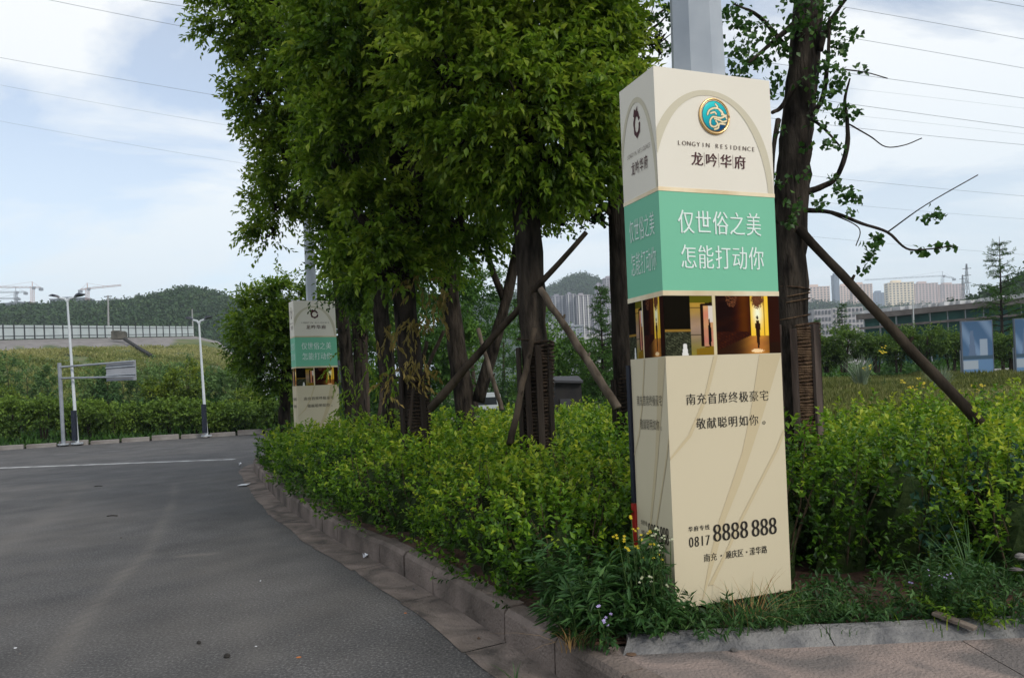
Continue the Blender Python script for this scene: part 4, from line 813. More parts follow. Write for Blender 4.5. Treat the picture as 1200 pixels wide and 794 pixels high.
# round shrubs at the back of the meadow
for x, yt, w, l in [(957, 402, 34, 'round dark shrub nearest the wrapped ginkgo trunk'), (990, 388, 60, 'wide round shrub behind the spiky grass clump'), (1028, 398, 40, 'round shrub right behind the leaning brace'), (1052, 391, 44, 'round shrub just right of the leaning brace'), (1085, 384, 56, 'broadest round shrub with a bright top'), (1117, 392, 46, 'dark round shrub left of the poster board'), (1185, 395, 46, 'leafy shrub between conifer and right poster board'), (1150, 400, 40, 'dark shrub hidden behind the poster board'), (970, 410, 30, 'small round shrub in front of the wide one')]:
    small_tree(x, yt, 436, 34, w*.5, l, 'round_shrub', L_round, 420, .11, None, 4, 'round shrubs at the back of the meadow', .48, species='shrub')
# thicket band behind the meadow's back edge
k = 9000; X_ = rng.uniform(9, 34, k); P = np.stack([X_, 40+rng.random(k)*8, .4+rng.random(k)*1.4], 1)
tag(leaf_mesh('brush', P, rng.normal(size=(k, 3)), rng.normal(size=(k, 3))+np.array([0, -.6, .2]), .3, .2, .35+.3*field(P, 15, .5)+rng.normal(size=k)*.15, L_back), 'brush growing in front of the netted building', 'brush', kind='stuff')
# ------------------------------------------------------------------ meadow grass
k = 150000; Yg = 8.5+28*rng.random(k)**1.1; Xg = Yg*rng.uniform(.30, .80, k); Z = bed_z(Xg, Yg); P = np.stack([Xg, Yg, Z-.01], 1)
gh = (.16+.12*rng.random(k))*(1+.5*field(P[:, :2], 41, .8)); 
tag(leaf_mesh('grass', P, rng.normal(size=(k, 3))*.35+np.array([0, 0, 1.]), rng.normal(size=(k, 3))+np.array([0, -.5, 0]), np.clip(gh, .06, .6)*(.9+Yg*.012), .012+Yg*.0012, .5+.3*field(P[:, :2], 42, .6)+rng.normal(size=k)*.18, L_grass, fold=0, bend=.3), 'yellow-green meadow grass behind the right-hand hedge', 'grass', kind='stuff')
def blades(name, label, cat, base, n, L, wd, m, lean=.5, spread=.15, tint=.5, group=None, droop=.5):
    root = empty(name, base, label, cat, group); V = []; F = []; Tn = []
    for i in range(n):
        q = random.random()*6.28; d = np.array([cos(q), sin(q), 0]); b0 = np.array(base)+d*random.random()*spread; ln = L*random.uniform(.6, 1.15); le = lean*random.uniform(.3, 1.3); s = np.array([-d[1], d[0], 0])*wd/2; t_ = tint+random.gauss(0, .2)
        j0 = len(V)
        for k in range(5):
            f = k/4; p = b0+np.array([0, 0, ln])*f*(1-.5*le*f*droop)+d*ln*le*f*f*.9; w = (1-f**2)+.02; V += [p-s*w, p+s*w]; Tn += [t_, t_]
        F += [(j0+2*k, j0+2*k+1, j0+2*k+3, j0+2*k+2) for k in range(4)]
    me = raw('blades', np.array(V), F); attr(me, 'tint', np.clip(Tn, 0, 1)); o = place('blades', me, m, root); o['kind'] = 'stuff'; return root
g_ = at(1008, 431, 26); g_[2] = bed_z(g_[0], 26); blades('grass_clump', 'tall pale spiky grass clump in the meadow by the leaning brace', 'grass clump', g_, 150, 1.35, .03, L_pale, .55, .2)
g_ = at(1103, 440, 24); g_[2] = bed_z(g_[0], 24); blades('grass_clump', 'smaller pale spiky grass clump below the dark round shrub', 'grass clump', g_, 110, .9, .03, L_pale, .6, .2)
def flowers(name, label, cat, spots, m, z0, r_=.012, n=5, stemm=L_weed, group=None, Y=None):
    c0 = np.mean([s for s in spots], 0); b0 = np.array([c0[0], c0[1], z0]); root = empty(name, b0, label, cat, group); st_ = MB(); fl = MB(); 
    for s in spots:
        foot = b0+(np.array(s)-b0)*np.array([.35, .35, 0]); st_.tube([foot, (foot+s)/2+rng.normal(size=3)*.01, s], [.004, .003, .002], 4)
        for k in range(n):
            c = np.array(s)+rng.normal(size=3)*r_*1.4
            for q in range(5):
                a = q*1.256+k; u1 = np.array([cos(a), sin(a)*.6, sin(a)*.6])*r_; u2 = np.array([cos(a+.9), sin(a+.9)*.6, sin(a+.9)*.6])*r_; fl.add([c, c+u1, c+(u1+u2)*.75, c+u2], [(0, 1, 2, 3)])
    st_.build('stem', mat('stem_green', (.05, .09, .02), None, 1, .8), root); fl.build('flower_head', m, root)['kind'] = 'stuff'
    T = np.repeat(np.array([b0+(np.array(s)-b0)*np.array([.35, .35, 0])+(np.array(s)-b0)*np.array([.3, .3, f]) for s in spots for f in (.25, .5, .75)]), 2, 0); Qd = twigs(T, rng.normal(size=(len(T), 3)), .05, 3, .3, .8, .5); nn = len(Qd[0])
    c = leaf_mesh('leaves', Qd[0], Qd[1], Qd[2], .05, .018, Qd[3], stemm, root); c['kind'] = 'stuff'; return root
FSC = .012
for (x, y), l in zip([(1037, 409), (1015, 430), (952, 455), (930, 462), (1078, 452), (1060, 448), (1148, 452)], ['yellow flowers beside the leaning brace before the shrubs', 'yellow flowers at the foot of the spiky grass', 'yellow flowers just above the hedge by the wrapped trunk', 'yellow flowers touching the wrapped ginkgo trunk', 'tall yellow flower above the hedge right of the brace', 'single yellow flower in the meadow left of the brace', 'yellow flowers in the meadow under the poster board']):
    Yf = 14 if y > 440 else 26; c = at(x, y, Yf); z0 = float(bed_z(c[0], Yf)); c[2] = max(c[2], z0+.35); flowers('yellow_wildflower', l, 'wildflower', [c+rng.normal(size=3)*np.array([.08, .08, .05]) for _ in range(4)], petal_y, z0, .0011*Yf, 3, group='yellow wildflowers in the meadow')
# poster boards
def board(x0, x1, yt, yb, Y, label, seed):
    a = at(x0, yb, Y); b_ = at(x1, yb, Y); tz = at(x0, yt, Y)[2]; z0 = .75; root = empty('poster_board', ((a[0]+b_[0])/2, Y, z0), label, 'poster board', 'poster boards at the back of the meadow')
    w = b_[0]-a[0]; h = tz-z0-.1
    MB().box(((a[0]+b_[0])/2, Y+.06, z0+.1+h/2), (w+.08, .08, h+.08)).build('frame', mat('board_frame', (.10, .12, .15), None, 1, .7), root)
    MB().box((a[0], Y+.15, z0+.6), (.06, .06, 1.6)).build('leg', crane_grey, root); MB().box((b_[0], Y+.15, z0+.6), (.06, .06, 1.6)).build('leg', crane_grey, root)
    nu, nv = 40, 64; U, Vv = np.meshgrid(np.linspace(0, 1, nu), np.linspace(0, 1, nv)); P = np.stack([a[0]+U*w, np.full_like(U, Y+.015), z0+.1+Vv*h], -1).reshape(-1, 3)
    c = np.zeros((nv, nu, 3)); sky_ = np.array([.09, .17, .30])*(1-Vv[..., None]*.3)+np.array([.35, .42, .5])*np.clip(np.sin(U*7+Vv*9+seed)*.5, 0, 1)[..., None]*.6; c[:] = sky_
    tw = (np.abs(U-.32) < .12-.08*np.clip((Vv-.45)/.45, 0, 1)) & (Vv > .42) & (Vv < .85); c[tw] = (.12, .17, .26); tw2 = (np.abs(U-.7) < .13) & (Vv > .42) & (Vv < .7); c[tw2] = (.3, .36, .44)
    low = Vv < .42; c[low] = (.13, .23, .38); c[(Vv < .43) & (Vv > .38)] = (.06, .10, .14); c[(U < .5) & (Vv < .36) & (Vv > .22)] = (.34, .39, .44); c[(Vv < .08)] = (.35, .42, .48)
    idx = np.arange(nu*nv).reshape(nv, nu); F = np.stack([idx[:-1, :-1], idx[:-1, 1:], idx[1:, 1:], idx[1:, :-1]], -1).reshape(-1, 4); me = raw('print', P, F); attr(me, 'ink', c.reshape(-1, 3), 'FLOAT_COLOR'); place('poster', me, PRINT, root)
PRINT = printmat('printed_film')
board(1130, 1165, 377, 441, 30, 'blue city poster board left of the tall conifer', 0); board(1192.5, 1228, 374, 441, 29.5, 'blue poster board cut by the right picture edge', 2)
# pale low wall pieces behind the boards
wb = MB().box(at(1178, 437, 38), (2.4, .3, .5), .1).build('low_wall', wht); tag(wb, 'pale low wall piece at the foot of the conifer', 'wall')
# ------------------------------------------------------------------ van and hut behind the hedge
vr = empty('van', (at(570, 470, 42)[0], 42, -.85), 'white van roof showing above the hedge left of the wrapped trunk', 'van')
vx, vy = at(570, 470, 42)[0], 42; Wv = .52; vw = mat('van_white', (.55, .58, .60), None, 1, .35, spec=.5); gl = mat('van_glass', (.03, .035, .04), None, 1, .1, spec=.6)
zt = at(570, 460.5, 42)[2]; z0 = zt-1.85
prof = [(-.85, 0), (.85, 0), (.85, .95), (.72, 1.7), (.6, 1.83), (-.6, 1.83), (-.72, 1.7), (-.85, .95)]
MB().add([(vx+a, vy, z0+.25+b_*.87) for a, b_ in prof]+[(vx+a*1.0, vy+3.9, z0+.25+b_*.87) for a, b_ in prof], [tuple(range(8)), tuple(range(15, 7, -1))]+[(i, i+8, (i+1) % 8+8, (i+1) % 8) for i in range(8)]).build('body', vw, vr)
MB().add([(vx-.6, vy-.012, z0+1.2), (vx+.6, vy-.012, z0+1.2), (vx+.54, vy-.012, z0+1.62), (vx-.54, vy-.012, z0+1.62), (vx-.6, vy+.01, z0+1.2), (vx+.6, vy+.01, z0+1.2), (vx+.54, vy+.01, z0+1.62), (vx-.54, vy+.01, z0+1.62)], [(3, 2, 1, 0), (4, 5, 6, 7), (0, 1, 5, 4), (2, 3, 7, 6)]).build('rear_window', gl, vr)
for s in (-1, 1):
    for yy in (.7, 3.2): MB().tube([(vx+s*.86, vy+yy, z0+.3), (vx+s*.70, vy+yy, z0+.3)], [.3], 14).build('wheel', mat('tyre', (.02, .02, .02), None, 1, .8), vr)
    MB().box((vx+s*.78, vy-.02, z0+1.0), (.1, .04, .25)).build('tail_light', mat('tail_red', (.4, .02, .02), None, 1, .3), vr)
    MB().tube([(vx+s*.45, vy+.2, z0+1.9), (vx+s*.45, vy+3, z0+1.9)], [.02], 4).build('roof_rail', galv, vr)
MB().box((vx, vy-.05, z0+.42), (1.6, .1, .2)).build('bumper', gl, vr)
hr = empty('hut', (at(667, 470, 20)[0], 20, -.8), 'small dark hut with a flat roof between the middle trunks', 'hut')
a = at(649, 448, 20); b_ = at(683, 448.5, 20); cxh = (a[0]+b_[0])/2; hw = b_[0]-a[0]; zt = a[2]; dkw = mat('hut_wall', (.018, .017, .018), (.035, .032, .03), 3, .9)
MB().box((cxh, 20.6, (zt-.8)/2), (hw*.9, 1.1, zt+.8)).build('wall', dkw, hr)
MB().add([(cxh-hw/2, 19.9, zt), (cxh+hw/2, 19.9, zt-.05), (cxh+hw/2, 21.3, zt+.1), (cxh-hw/2, 21.3, zt+.12), (cxh-hw/2, 19.9, zt+.06), (cxh+hw/2, 19.9, zt+.01), (cxh+hw/2, 21.3, zt+.16), (cxh-hw/2, 21.3, zt+.18)], [(3, 2, 1, 0), (4, 5, 6, 7), (0, 1, 5, 4), (1, 2, 6, 5), (2, 3, 7, 6), (3, 0, 4, 7)]).build('roof', mat('hut_roof', (.05, .05, .055), None, 1, .8), hr)
MB().box((cxh-.1, 20.03, zt-.9), (.28, .04, .9)).build('door', mat('hut_door', (.05, .05, .055), None, 1, .7), hr)
# ------------------------------------------------------------------ hedges
def hedge(label, sel, name='hedge'):
    mounds = []
    y = 4.35
    while y < 15.5:
        xk = float(kerb_x(y))+.14; sp = .48+.03*(y-4); xend = .74*y+.6; x = xk+sp*.70+random.random()*.08
        while x < xend:
            c = (x+random.uniform(-.08, .08), y+random.uniform(-.08, .08))
            if sel(*c): mounds.append((c[0], c[1], sp*random.uniform(.75, 1.05), random.uniform(.70, 1.12)))
            x += sp*.95
        y += sp*.85
    T, D, TT, K = [], [], [], []; core = MB()
    for x, y, r_, h in mounds:
        right = sm((x/y-.12)/.12)
        h = h*(.86+.10*right)*(1-.10*sm((y-9)/6)); edge = x-float(kerb_x(y)); h *= 1.22*(.74+.26*sm((edge-.05)/.6))
        h *= .78+.22*sm((y-4.6)/.9) if right > .3 else 1
        zb = float(bed_z(x, y))-.02
        n = int(225*(1.0 if y < 6.5 else (.8 if y < 9 else .55)))
        d = unit(rng.normal(size=(n, 3))); d[:, 2] = np.abs(d[:, 2])**.8; rr = .80+.24*rng.random((n, 1))
        low = rng.random((n, 1))*.9
        p = np.array([x, y, zb])+d*np.array([r_*.9, r_*.9, h*.9])*rr
        side = rng.random(n) < .45; q = rng.random(n)*6.28; ps = np.stack([x+np.cos(q)*r_*(.82+.2*rng.random(n)), y+np.sin(q)*r_*(.82+.2*rng.random(n)), zb+.03+rng.random(n)*h*.72], 1); p = np.where(side[:, None], ps, p); d = np.where(side[:, None], np.stack([np.cos(q), np.sin(q), np.full(n, .35)], 1), d)
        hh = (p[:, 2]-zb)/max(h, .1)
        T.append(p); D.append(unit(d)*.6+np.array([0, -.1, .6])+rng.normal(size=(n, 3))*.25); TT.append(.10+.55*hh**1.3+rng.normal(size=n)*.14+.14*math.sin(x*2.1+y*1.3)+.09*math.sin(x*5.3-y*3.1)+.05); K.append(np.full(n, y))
        # added dark core in place of inner twigs, stops light passing through
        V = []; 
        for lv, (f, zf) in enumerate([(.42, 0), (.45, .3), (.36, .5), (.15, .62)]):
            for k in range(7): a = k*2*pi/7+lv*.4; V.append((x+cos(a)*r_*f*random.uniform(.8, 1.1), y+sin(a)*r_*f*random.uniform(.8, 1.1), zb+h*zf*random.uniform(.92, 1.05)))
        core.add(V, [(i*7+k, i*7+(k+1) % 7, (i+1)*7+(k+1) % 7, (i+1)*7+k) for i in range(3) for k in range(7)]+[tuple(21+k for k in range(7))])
    T = np.concatenate(T); D = np.concatenate(D); TT = np.concatenate(TT); K = np.concatenate(K)
    root = empty(name, (mounds[0][0], mounds[0][1], .2), label, 'hedge', 'hedges of the planted bed')
    st_ = MB()
    for x, y, r_, h in mounds:
        if y > 8: continue
        zb = float(bed_z(x, y))
        for _ in range(12):
            q = random.random()*6.28; rr = r_*random.uniform(.5, 1.0); f = random.uniform(.6, .98); a = np.array([x+cos(q)*rr*.35, y+sin(q)*rr*.35, zb]); e = np.array([x+cos(q)*rr, y+sin(q)*rr, zb+h*f*sqrt(max(.1, 1-(rr/r_)**2*.6))+.08]); st_.tube([a, (a+e)/2+rng.normal(size=3)*.04, e], [.007, .005, .002], 4)
    st_.build('twigs', mat('hedge_twig', (.05, .035, .02), (.12, .085, .05), 20, .9), root)['kind'] = 'stuff'
    o = core.build('light_block_core', mat('hedge_core', (.012, .028, .004), (.03, .05, .010), 30, .95, 1, 30), root); o['kind'] = 'stuff'
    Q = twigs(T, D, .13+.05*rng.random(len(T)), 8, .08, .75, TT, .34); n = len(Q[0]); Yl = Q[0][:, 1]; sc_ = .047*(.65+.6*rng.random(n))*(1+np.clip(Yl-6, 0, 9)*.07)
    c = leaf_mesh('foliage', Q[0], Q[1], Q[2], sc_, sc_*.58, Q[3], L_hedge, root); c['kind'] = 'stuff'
    return len(mounds), n
LP = (0.80, 3.9)
boxc = np.array([1.12, 4.45])
def keep(x, y):
    if math.hypot(x-boxc[0], y-boxc[1]) < .78: return False
    if y < 5.0 and x < 2.1 and x > .45: return False
    if y < 4.75 and x < 1.3 and x > .1: return False
    if math.hypot((x+3.30), (y-14.2)) < .5: return False
    return not (y > 9.4 and x/y > .28)
print('hedge L', hedge('long light green hedge following the curved kerb from the box to the road', lambda x, y: keep(x, y) and x/y < .19))
print('hedge R', hedge('light green hedge right of the large box with dark shaded front', lambda x, y: keep(x, y) and x/y >= .19 and y > 4.75))
# ------------------------------------------------------------------ other plants at the bed's front
def weed(name, label, base, n, h, L, wd, m, spread, k=10, t0=.5, cat='weed', group='weeds at the front of the bed'):
    root = empty(name, base, label, cat, group); T = []; D = []; mb = MB()
    for i in range(n):
        q = random.random()*6.28; rr = spread*random.random()**.6; f = np.array(base)+np.array([cos(q), sin(q), 0])*rr*.4; hh = h*random.uniform(.55, 1.1); e = np.array(base)+np.array([cos(q)*rr, sin(q)*rr, hh]); mb.tube([f, (f+e)/2+(0, 0, .03), e], [.004, .003, .0015], 4)
        for s in np.linspace(.15, 1, k): T.append(f+(e-f)*s); D.append(e-f)
    mb.build('stem', mat('stem_green', (.05, .09, .02)), root)
    Qd = twigs(np.array(T), np.array(D), .03, 3, .15, 1.1, t0+.1*rng.normal(size=len(T))); nn = len(Qd[0]); c = leaf_mesh('leaves', Qd[0], Qd[1], Qd[2], L*(.6+.6*rng.random(nn)), wd, Qd[3], m, root); c['kind'] = 'stuff'
    return root
def bz(x, y, z=None): return np.array([x, y, .24])
for x, y, Y, n, h, L, wd, k, l, m, sp in [(700, 720, 4.05, 26, .34, .10, .020, 8, 'tall feathery weed clump at the left corner of the bed', L_weed, .24), (745, 700, 4.2, 24, .42, .11, .022, 8, 'dark green weed clump touching the large box', L_weed, .2), (680, 745, 3.98, 18, .22, .09, .016, 7, 'low feathery weeds hanging over the kerb corner', L_weed, .2), (765, 735, 3.98, 22, .20, .07, .02, 6, 'low leafy weeds under the left corner of the large box', L_weed, .2), (725, 735, 4.0, 14, .16, .085, .022, 6, 'bright green rosette weed at the kerb corner', L_weed, .1), (828, 725, 3.98, 18, .14, .06, .014, 6, 'creeping weeds below the middle of the large box', L_weed, .28), (1010, 700, 4.15, 20, .14, .05, .012, 6, 'low weeds on bare soil right of the large box', L_weed, .3), (1090, 690, 4.1, 30, .32, .055, .014, 8, 'trailing vetch weeds in front of the right-hand hedge', L_weed, .35), (1170, 700, 4.0, 30, .26, .05, .012, 8, 'dense low weeds at the right picture edge', L_weed, .35), (950, 700, 4.05, 16, .10, .05, .012, 6, 'short weeds beside the right foot of the large box', L_weed, .22), (1130, 712, 3.98, 22, .12, .045, .012, 6, 'yellowish ground weeds behind the stray board', L_hedge, .3), (660, 690, 4.35, 22, .40, .09, .02, 8, 'leafy weeds growing into the hedge by the kerb', L_weed, .2), (900, 712, 4.0, 14, .1, .05, .012, 5, 'small weeds under the right half of the large box', L_weed, .2)]:
    g_ = gnd(x, y, .24); g_ = np.array([at(x, y, Y)[0], Y, .24]); weed('weed', l, g_, n, h, L, wd, m, sp, k, cat='weed')
def upright(name, label, X, Y, H, n, L, wd, m, t0=.5):
    b0 = np.array([X, Y, .24]); root = empty(name, b0, label, 'plant', 'broad-leaved plants in the bed'); T, D = [], []; mb = MB()
    for i in range(n):
        e = b0+np.array([random.gauss(0, .14), random.gauss(0, .06), H*random.uniform(.6, 1.05)]); mb.tube([b0, (b0+e)/2, e], [.008, .006, .003], 5)
        for s in np.linspace(.25, 1, 9): T.append(b0+(e-b0)*s); D.append(rng.normal(size=3)+np.array([0, -.5, .2]))
    mb.build('stem', mat('stem_green', (.05, .09, .02)), root); Qd = twigs(np.array(T), np.array(D), .07, 3, .3, .7, t0); nn = len(Qd[0]); c = leaf_mesh('leaves', Qd[0], Qd[1], Qd[2], L*(.7+.5*rng.random(nn)), wd, Qd[3], m, root); c['kind'] = 'stuff'
c = at(1105, 560, 4.75); upright('broadleaf_plant', 'blue-green broad-leaved plant rising through the right-hand hedge', c[0], 4.85, 1.0, 4, .06, .04, L_blue, .5)
c = at(1185, 570, 4.8); upright('broadleaf_plant', 'blue-green broad-leaved plant near the right picture edge', c[0], 4.9, .95, 3, .07, .045, L_blue, .5)
k = 5200; X_ = rng.uniform(.55, 3.6, k); Y_ = 3.96+1.1*rng.random(k)**1.3; kk = field(np.stack([X_, Y_], 1), 51, 2.2) > -.25; X_ = X_[kk]; Y_ = Y_[kk]; k = len(X_); P = np.stack([X_, Y_, .245+.10*rng.random(k)*(.4+.6*(Y_-3.96))], 1)
tag(leaf_mesh('ground_cover', P, rng.normal(size=(k, 3))+np.array([0, -.2, .8]), rng.normal(size=(k, 3))*.5+np.array([0, -.4, .8]), .035+.03*rng.random(k), .014+.01*rng.random(k), .45+.2*field(P, 52, 1.5)+rng.normal(size=k)*.16, L_weed), 'low green ground cover between the edging and the right-hand hedge', 'ground cover', kind='stuff')
# flowering weeds
def fl_spots(L_, Y): return [at(x, y, Y) for x, y in L_]
flowers('yellow_wildflower', 'yellow wildflowers against the left side of the large box', 'wildflower', fl_spots([(724, 628), (733, 632), (740, 608), (746, 640), (750, 632), (736, 642), (765, 636), (756, 655), (772, 655), (762, 622), (746, 618)], 3.99), petal_y, .24, .007, 3, group='flowering weeds by the large box')
flowers('white_wildflower', 'tall white-headed wildflowers before the near corner of the large box', 'wildflower', fl_spots([(770, 618), (765, 625), (778, 628), (762, 674), (752, 678), (764, 682), (781, 686), (786, 634), (775, 640)], 3.95), petal_w, .24, .006, 3, group='flowering weeds by the large box')
flowers('lilac_wildflower', 'small lilac flowers at the kerb corner', 'wildflower', fl_spots([(707, 725), (716, 719), (712, 728), (700, 712)], 3.82), petal_p, .24, .007, 2, group='flowering weeds by the large box')
flowers('lilac_wildflower', 'small lilac flowers before the right-hand hedge', 'wildflower', fl_spots([(1068, 682), (1095, 686), (1103, 676), (1112, 672), (1090, 670), (1110, 680), (1118, 678), (1108, 688)], 4.1), petal_p, .24, .006, 2, group='flowering weeds by the large box')
def gclump(x, y, Y, z, n, L, wd, m, l, lean=.8, sp=.08, name='grass_tuft'):
    c = at(x, y, Y); blades(name, l, 'grass tuft', (c[0], Y, z), n, L, wd, m, lean, sp, .5, 'grass tufts at the bed edge')
gclump(778, 730, 3.98, .23, 40, .26, .006, L_weed, 'grass tuft beneath the near corner of the large box')
gclump(860, 728, 3.97, .23, 60, .24, .007, L_weed, 'long grass spilling over the edging below the large box', 1.1, .14)
gclump(915, 722, 4.0, .24, 50, .22, .006, L_weed, 'dark grass tuft at the right foot of the large box', 1.1, .16)
gclump(880, 715, 4.05, .24, 40, .3, .005, L_straw, 'dry straw-coloured stalks on the soil below the box', 1.3, .14)
gclump(1140, 700, 4.2, .24, 34, .55, .008, L_weed, 'long arching grass leaves in front of the hedge', .9, .06)
gclump(668, 760, 3.86, .225, 22, .2, .005, L_straw, 'dry brown grass hanging over the kerb corner', 1.6, .08)
gclump(690, 752, 3.88, .225, 30, .16, .005, L_weed, 'green grass tuft on the kerb corner', 1.2, .08)
gclump(604, 785, 3.95, .012, 9, .14, .007, L_weed, 'few grass blades sprouting in the gutter', 1.0, .03)
gclump(1100, 722, 3.98, .25, 70, .1, .005, L_hedge, 'short yellowish grass along the edging behind the board', 1.0, .3)
gclump(1175, 720, 3.98, .25, 80, .12, .005, L_hedge, 'short yellowish grass at the right end of the edging', 1.0, .3)
gclump(970, 715, 4.0, .25, 50, .09, .005, L_weed, 'short grass on the soil right of the large box', 1.0, .25)
# ------------------------------------------------------------------ litter and stones
stone_m = mat('stone', (.07, .065, .06), (.15, .14, .13), 9, .9, .6, 40)
def pebble(p, s, label, m=stone_m, name='pebble', cat='stone', flat=.6, group='stones lying on the road'):
    V = []; r_ = np.random.default_rng(int(p[0]*100) % 1000+5)
    for lv, (f, z) in enumerate([(.6, 0), (1, .35), (.85, .75), (.4, 1)]):
        for k in range(7): a = k*2*pi/7+lv*.3; q = f*s*r_.uniform(.8, 1.15); V.append((p[0]+cos(a)*q, p[1]+sin(a)*q*.8, p[2]+s*flat*z*1.3))
    F = [(i*7+k, i*7+(k+1) % 7, (i+1)*7+(k+1) % 7, (i+1)*7+k) for i in range(3) for k in range(7)]+[tuple(21+k for k in range(7)), tuple(range(7))[::-1]]
    return tag(MB().add(V, F).build(name, m), label, cat, group)
dkst = mat('dark_stone', (.02, .018, .016), (.05, .045, .04), 30, .9); pebble(gnd(233, 754)+(0, 0, .0), .017, 'dark pebble on the road, higher of the dark pair', dkst, flat=1.0); pebble(gnd(266, 770), .022, 'dark pebble on the road, lower of the dark pair', dkst, flat=.9)
pebble(gnd(142, 630), .016, 'dark fleck-sized stone on the road near the dust track'); pebble(gnd(350, 770), .016, 'orange leaf scrap on the asphalt near the gutter', mat('orange_scrap', (.5, .17, .05), None, 1, .8), 'leaf_scrap', 'litter', .3, 'scraps on the road')
pebble(gnd(475, 718), .012, 'orange scrap at the joint of asphalt and gutter', mat('orange_scrap', (.5, .17, .05)), 'leaf_scrap', 'litter', .3, 'scraps on the road')
pebble(gnd(860, 763, .213), .022, 'grey stone lying on the pavement before the edging', group='stones on the pavement'); pebble(gnd(740, 767, .213), .03, 'flat brown leaf litter at the corner of the pavement', mat('brown_leaf', (.13, .08, .05)), 'leaf_scrap', 'litter', .25, 'stones on the pavement')
whp = mat('white_litter', (.7, .7, .72), None, 1, .6)
p0 = gnd(284, 569.5); MB().add([p0+(-.07, -.05, .02), p0+(.1, -.06, .024), p0+(.11, .1, .03), p0+(-.06, .12, .022), p0+(-.07, -.05, .026), p0+(.1, -.06, .03), p0+(.11, .1, .036), p0+(-.06, .12, .028)], [(3, 2, 1, 0), (4, 5, 6, 7), (0, 1, 5, 4), (1, 2, 6, 5), (2, 3, 7, 6), (3, 0, 4, 7)]).build('paper_scrap', whp); tag(bpy.data.objects['paper_scrap'], 'flat white paper lying on the gutter near the hedge tip', 'litter')
def crumple(p, s, label, name='crumpled_litter', m=whp):
    r_ = np.random.default_rng(4); V = []; F = []
    for i in range(7): V.append(np.array(p)+r_.normal(size=3)*s+(0, 0, s*1.2))
    import itertools
    F = [(0, 1, 2), (1, 3, 2), (2, 3, 4), (3, 5, 4), (4, 5, 6), (0, 2, 6), (1, 5, 3), (0, 6, 4)]; tag(MB().add(V, F).build(name, m), label, 'litter', 'litter near the kerb')
crumple(gnd(427, 654), .02, 'crumpled white plastic in the gutter by the kerb'); crumple(gnd(281, 545.5), .03, 'small white litter near the hedge tip')
crumple(gnd(305, 681), .006, 'tiny white fleck on the open asphalt'); crumple(gnd(484, 692), .009, 'grey twig scraps beside the kerb halfway along', m=stone_m)
crumple(gnd(560, 750), .009, 'brown scraps in the gutter near the camera', m=mat('brown_leaf', (.13, .08, .05)))
pebble(gnd(18, 759), .012, 'pale chip on the asphalt near the left picture edge', whp, 'pebble', 'stone', .4); pebble(gnd(300, 757), .008, 'tiny pale chip right of the dark pebbles', whp, 'pebble', 'stone', .4)
for nm, (px1, py1), l in [('twig', (115, 570), 'short dark twig on the road far from the kerb'), ('twig', (131, 605), 'longer dark twig on the road left of the dust track')]:
    p = gnd(px1, py1); tag(MB().tube([p+(-.07, 0, .012), p+(.0, .01, .016), p+(.08, 0, .01)], [.007], 5).build(nm, bark), l, 'twig', 'twigs on the road')
# many tiny chips on the gutter and asphalt
mb = MB()
for i in range(1500):
    if i % 3: 
        p, d, n = kerb_at(random.uniform(0, 9)); p = p-n*abs(random.gauss(.0, .16))-n*.01; z = .012
    else: p = np.array([random.uniform(-6, .2), random.uniform(3.3, 12), 0]); z = .001
    if i % 3 == 0 and p[0] > float(kerb_x(p[1]))-.02: continue
    s = random.uniform(.002, .0055)*(1.4 if i % 9 == 0 else 1); a = random.random()*6; V = [(p[0]+cos(a+k*2.1)*s, p[1]+sin(a+k*2.1)*s, z) for k in range(3)]+[(p[0], p[1], z+s*.9)]; mb.add(V, [(0, 1, 3), (1, 2, 3), (2, 0, 3)])
tag(mb.build('grit', mat('grit', (.10, .08, .065), (.25, .2, .17), 3, .9)), 'fine grit and leaf crumbs along gutter and asphalt', 'grit', kind='stuff')
c = gnd(1118, 733, .255); tag(MB().box((c[0], c[1]+.0, .285), (.20, .05, .018), -.9, .003).build('stray_board', mat('stray_board', (.10, .075, .06), (.2, .16, .13), 8, .9, .5, 30)), 'small weathered board lying on the grey edging', 'board')
bpy.data.objects['stray_board'].rotation_euler = (0.15, .12, 0)
c = at(1196, 655, 4.3); pebble(c, .035, 'pale dried seed head near the right picture edge', mat('dried', (.2, .18, .17)), 'seed_head', 'plant', .8, 'dried seed heads'); c = at(1190, 668, 4.25); pebble(c, .04, 'grey-brown dried leaf below the pale seed head', mat('dried2', (.11, .09, .09)), 'dried_leaf', 'plant', .3, 'dried seed heads')
# ------------------------------------------------------------------ lettering
GC = {}
def glyph(ch, thin=-.012):
    if (ch, thin) in GC: return GC[(ch, thin)]
    cu = bpy.data.curves.new('g', 'FONT'); cu.body = ch; cu.offset = thin; cu.resolution_u = 3; o = bpy.data.objects.new('g', cu); COL.objects.link(o); bpy.context.view_layer.update()
    me = bpy.data.meshes.new_from_object(o.evaluated_get(bpy.context.evaluated_depsgraph_get())); V = np.array([v.co[:2] for v in me.vertices]) if len(me.vertices) else np.zeros((0, 2)); F = [tuple(p.vertices) for p in me.polygons]
    bpy.data.objects.remove(o); bpy.data.curves.remove(cu); bpy.data.meshes.remove(me)
    if len(V): lo, hi = V.min(0), V.max(0)
    else: lo, hi = np.zeros(2), np.ones(2)
    GC[(ch, thin)] = (V, F, lo, hi); return GC[(ch, thin)]
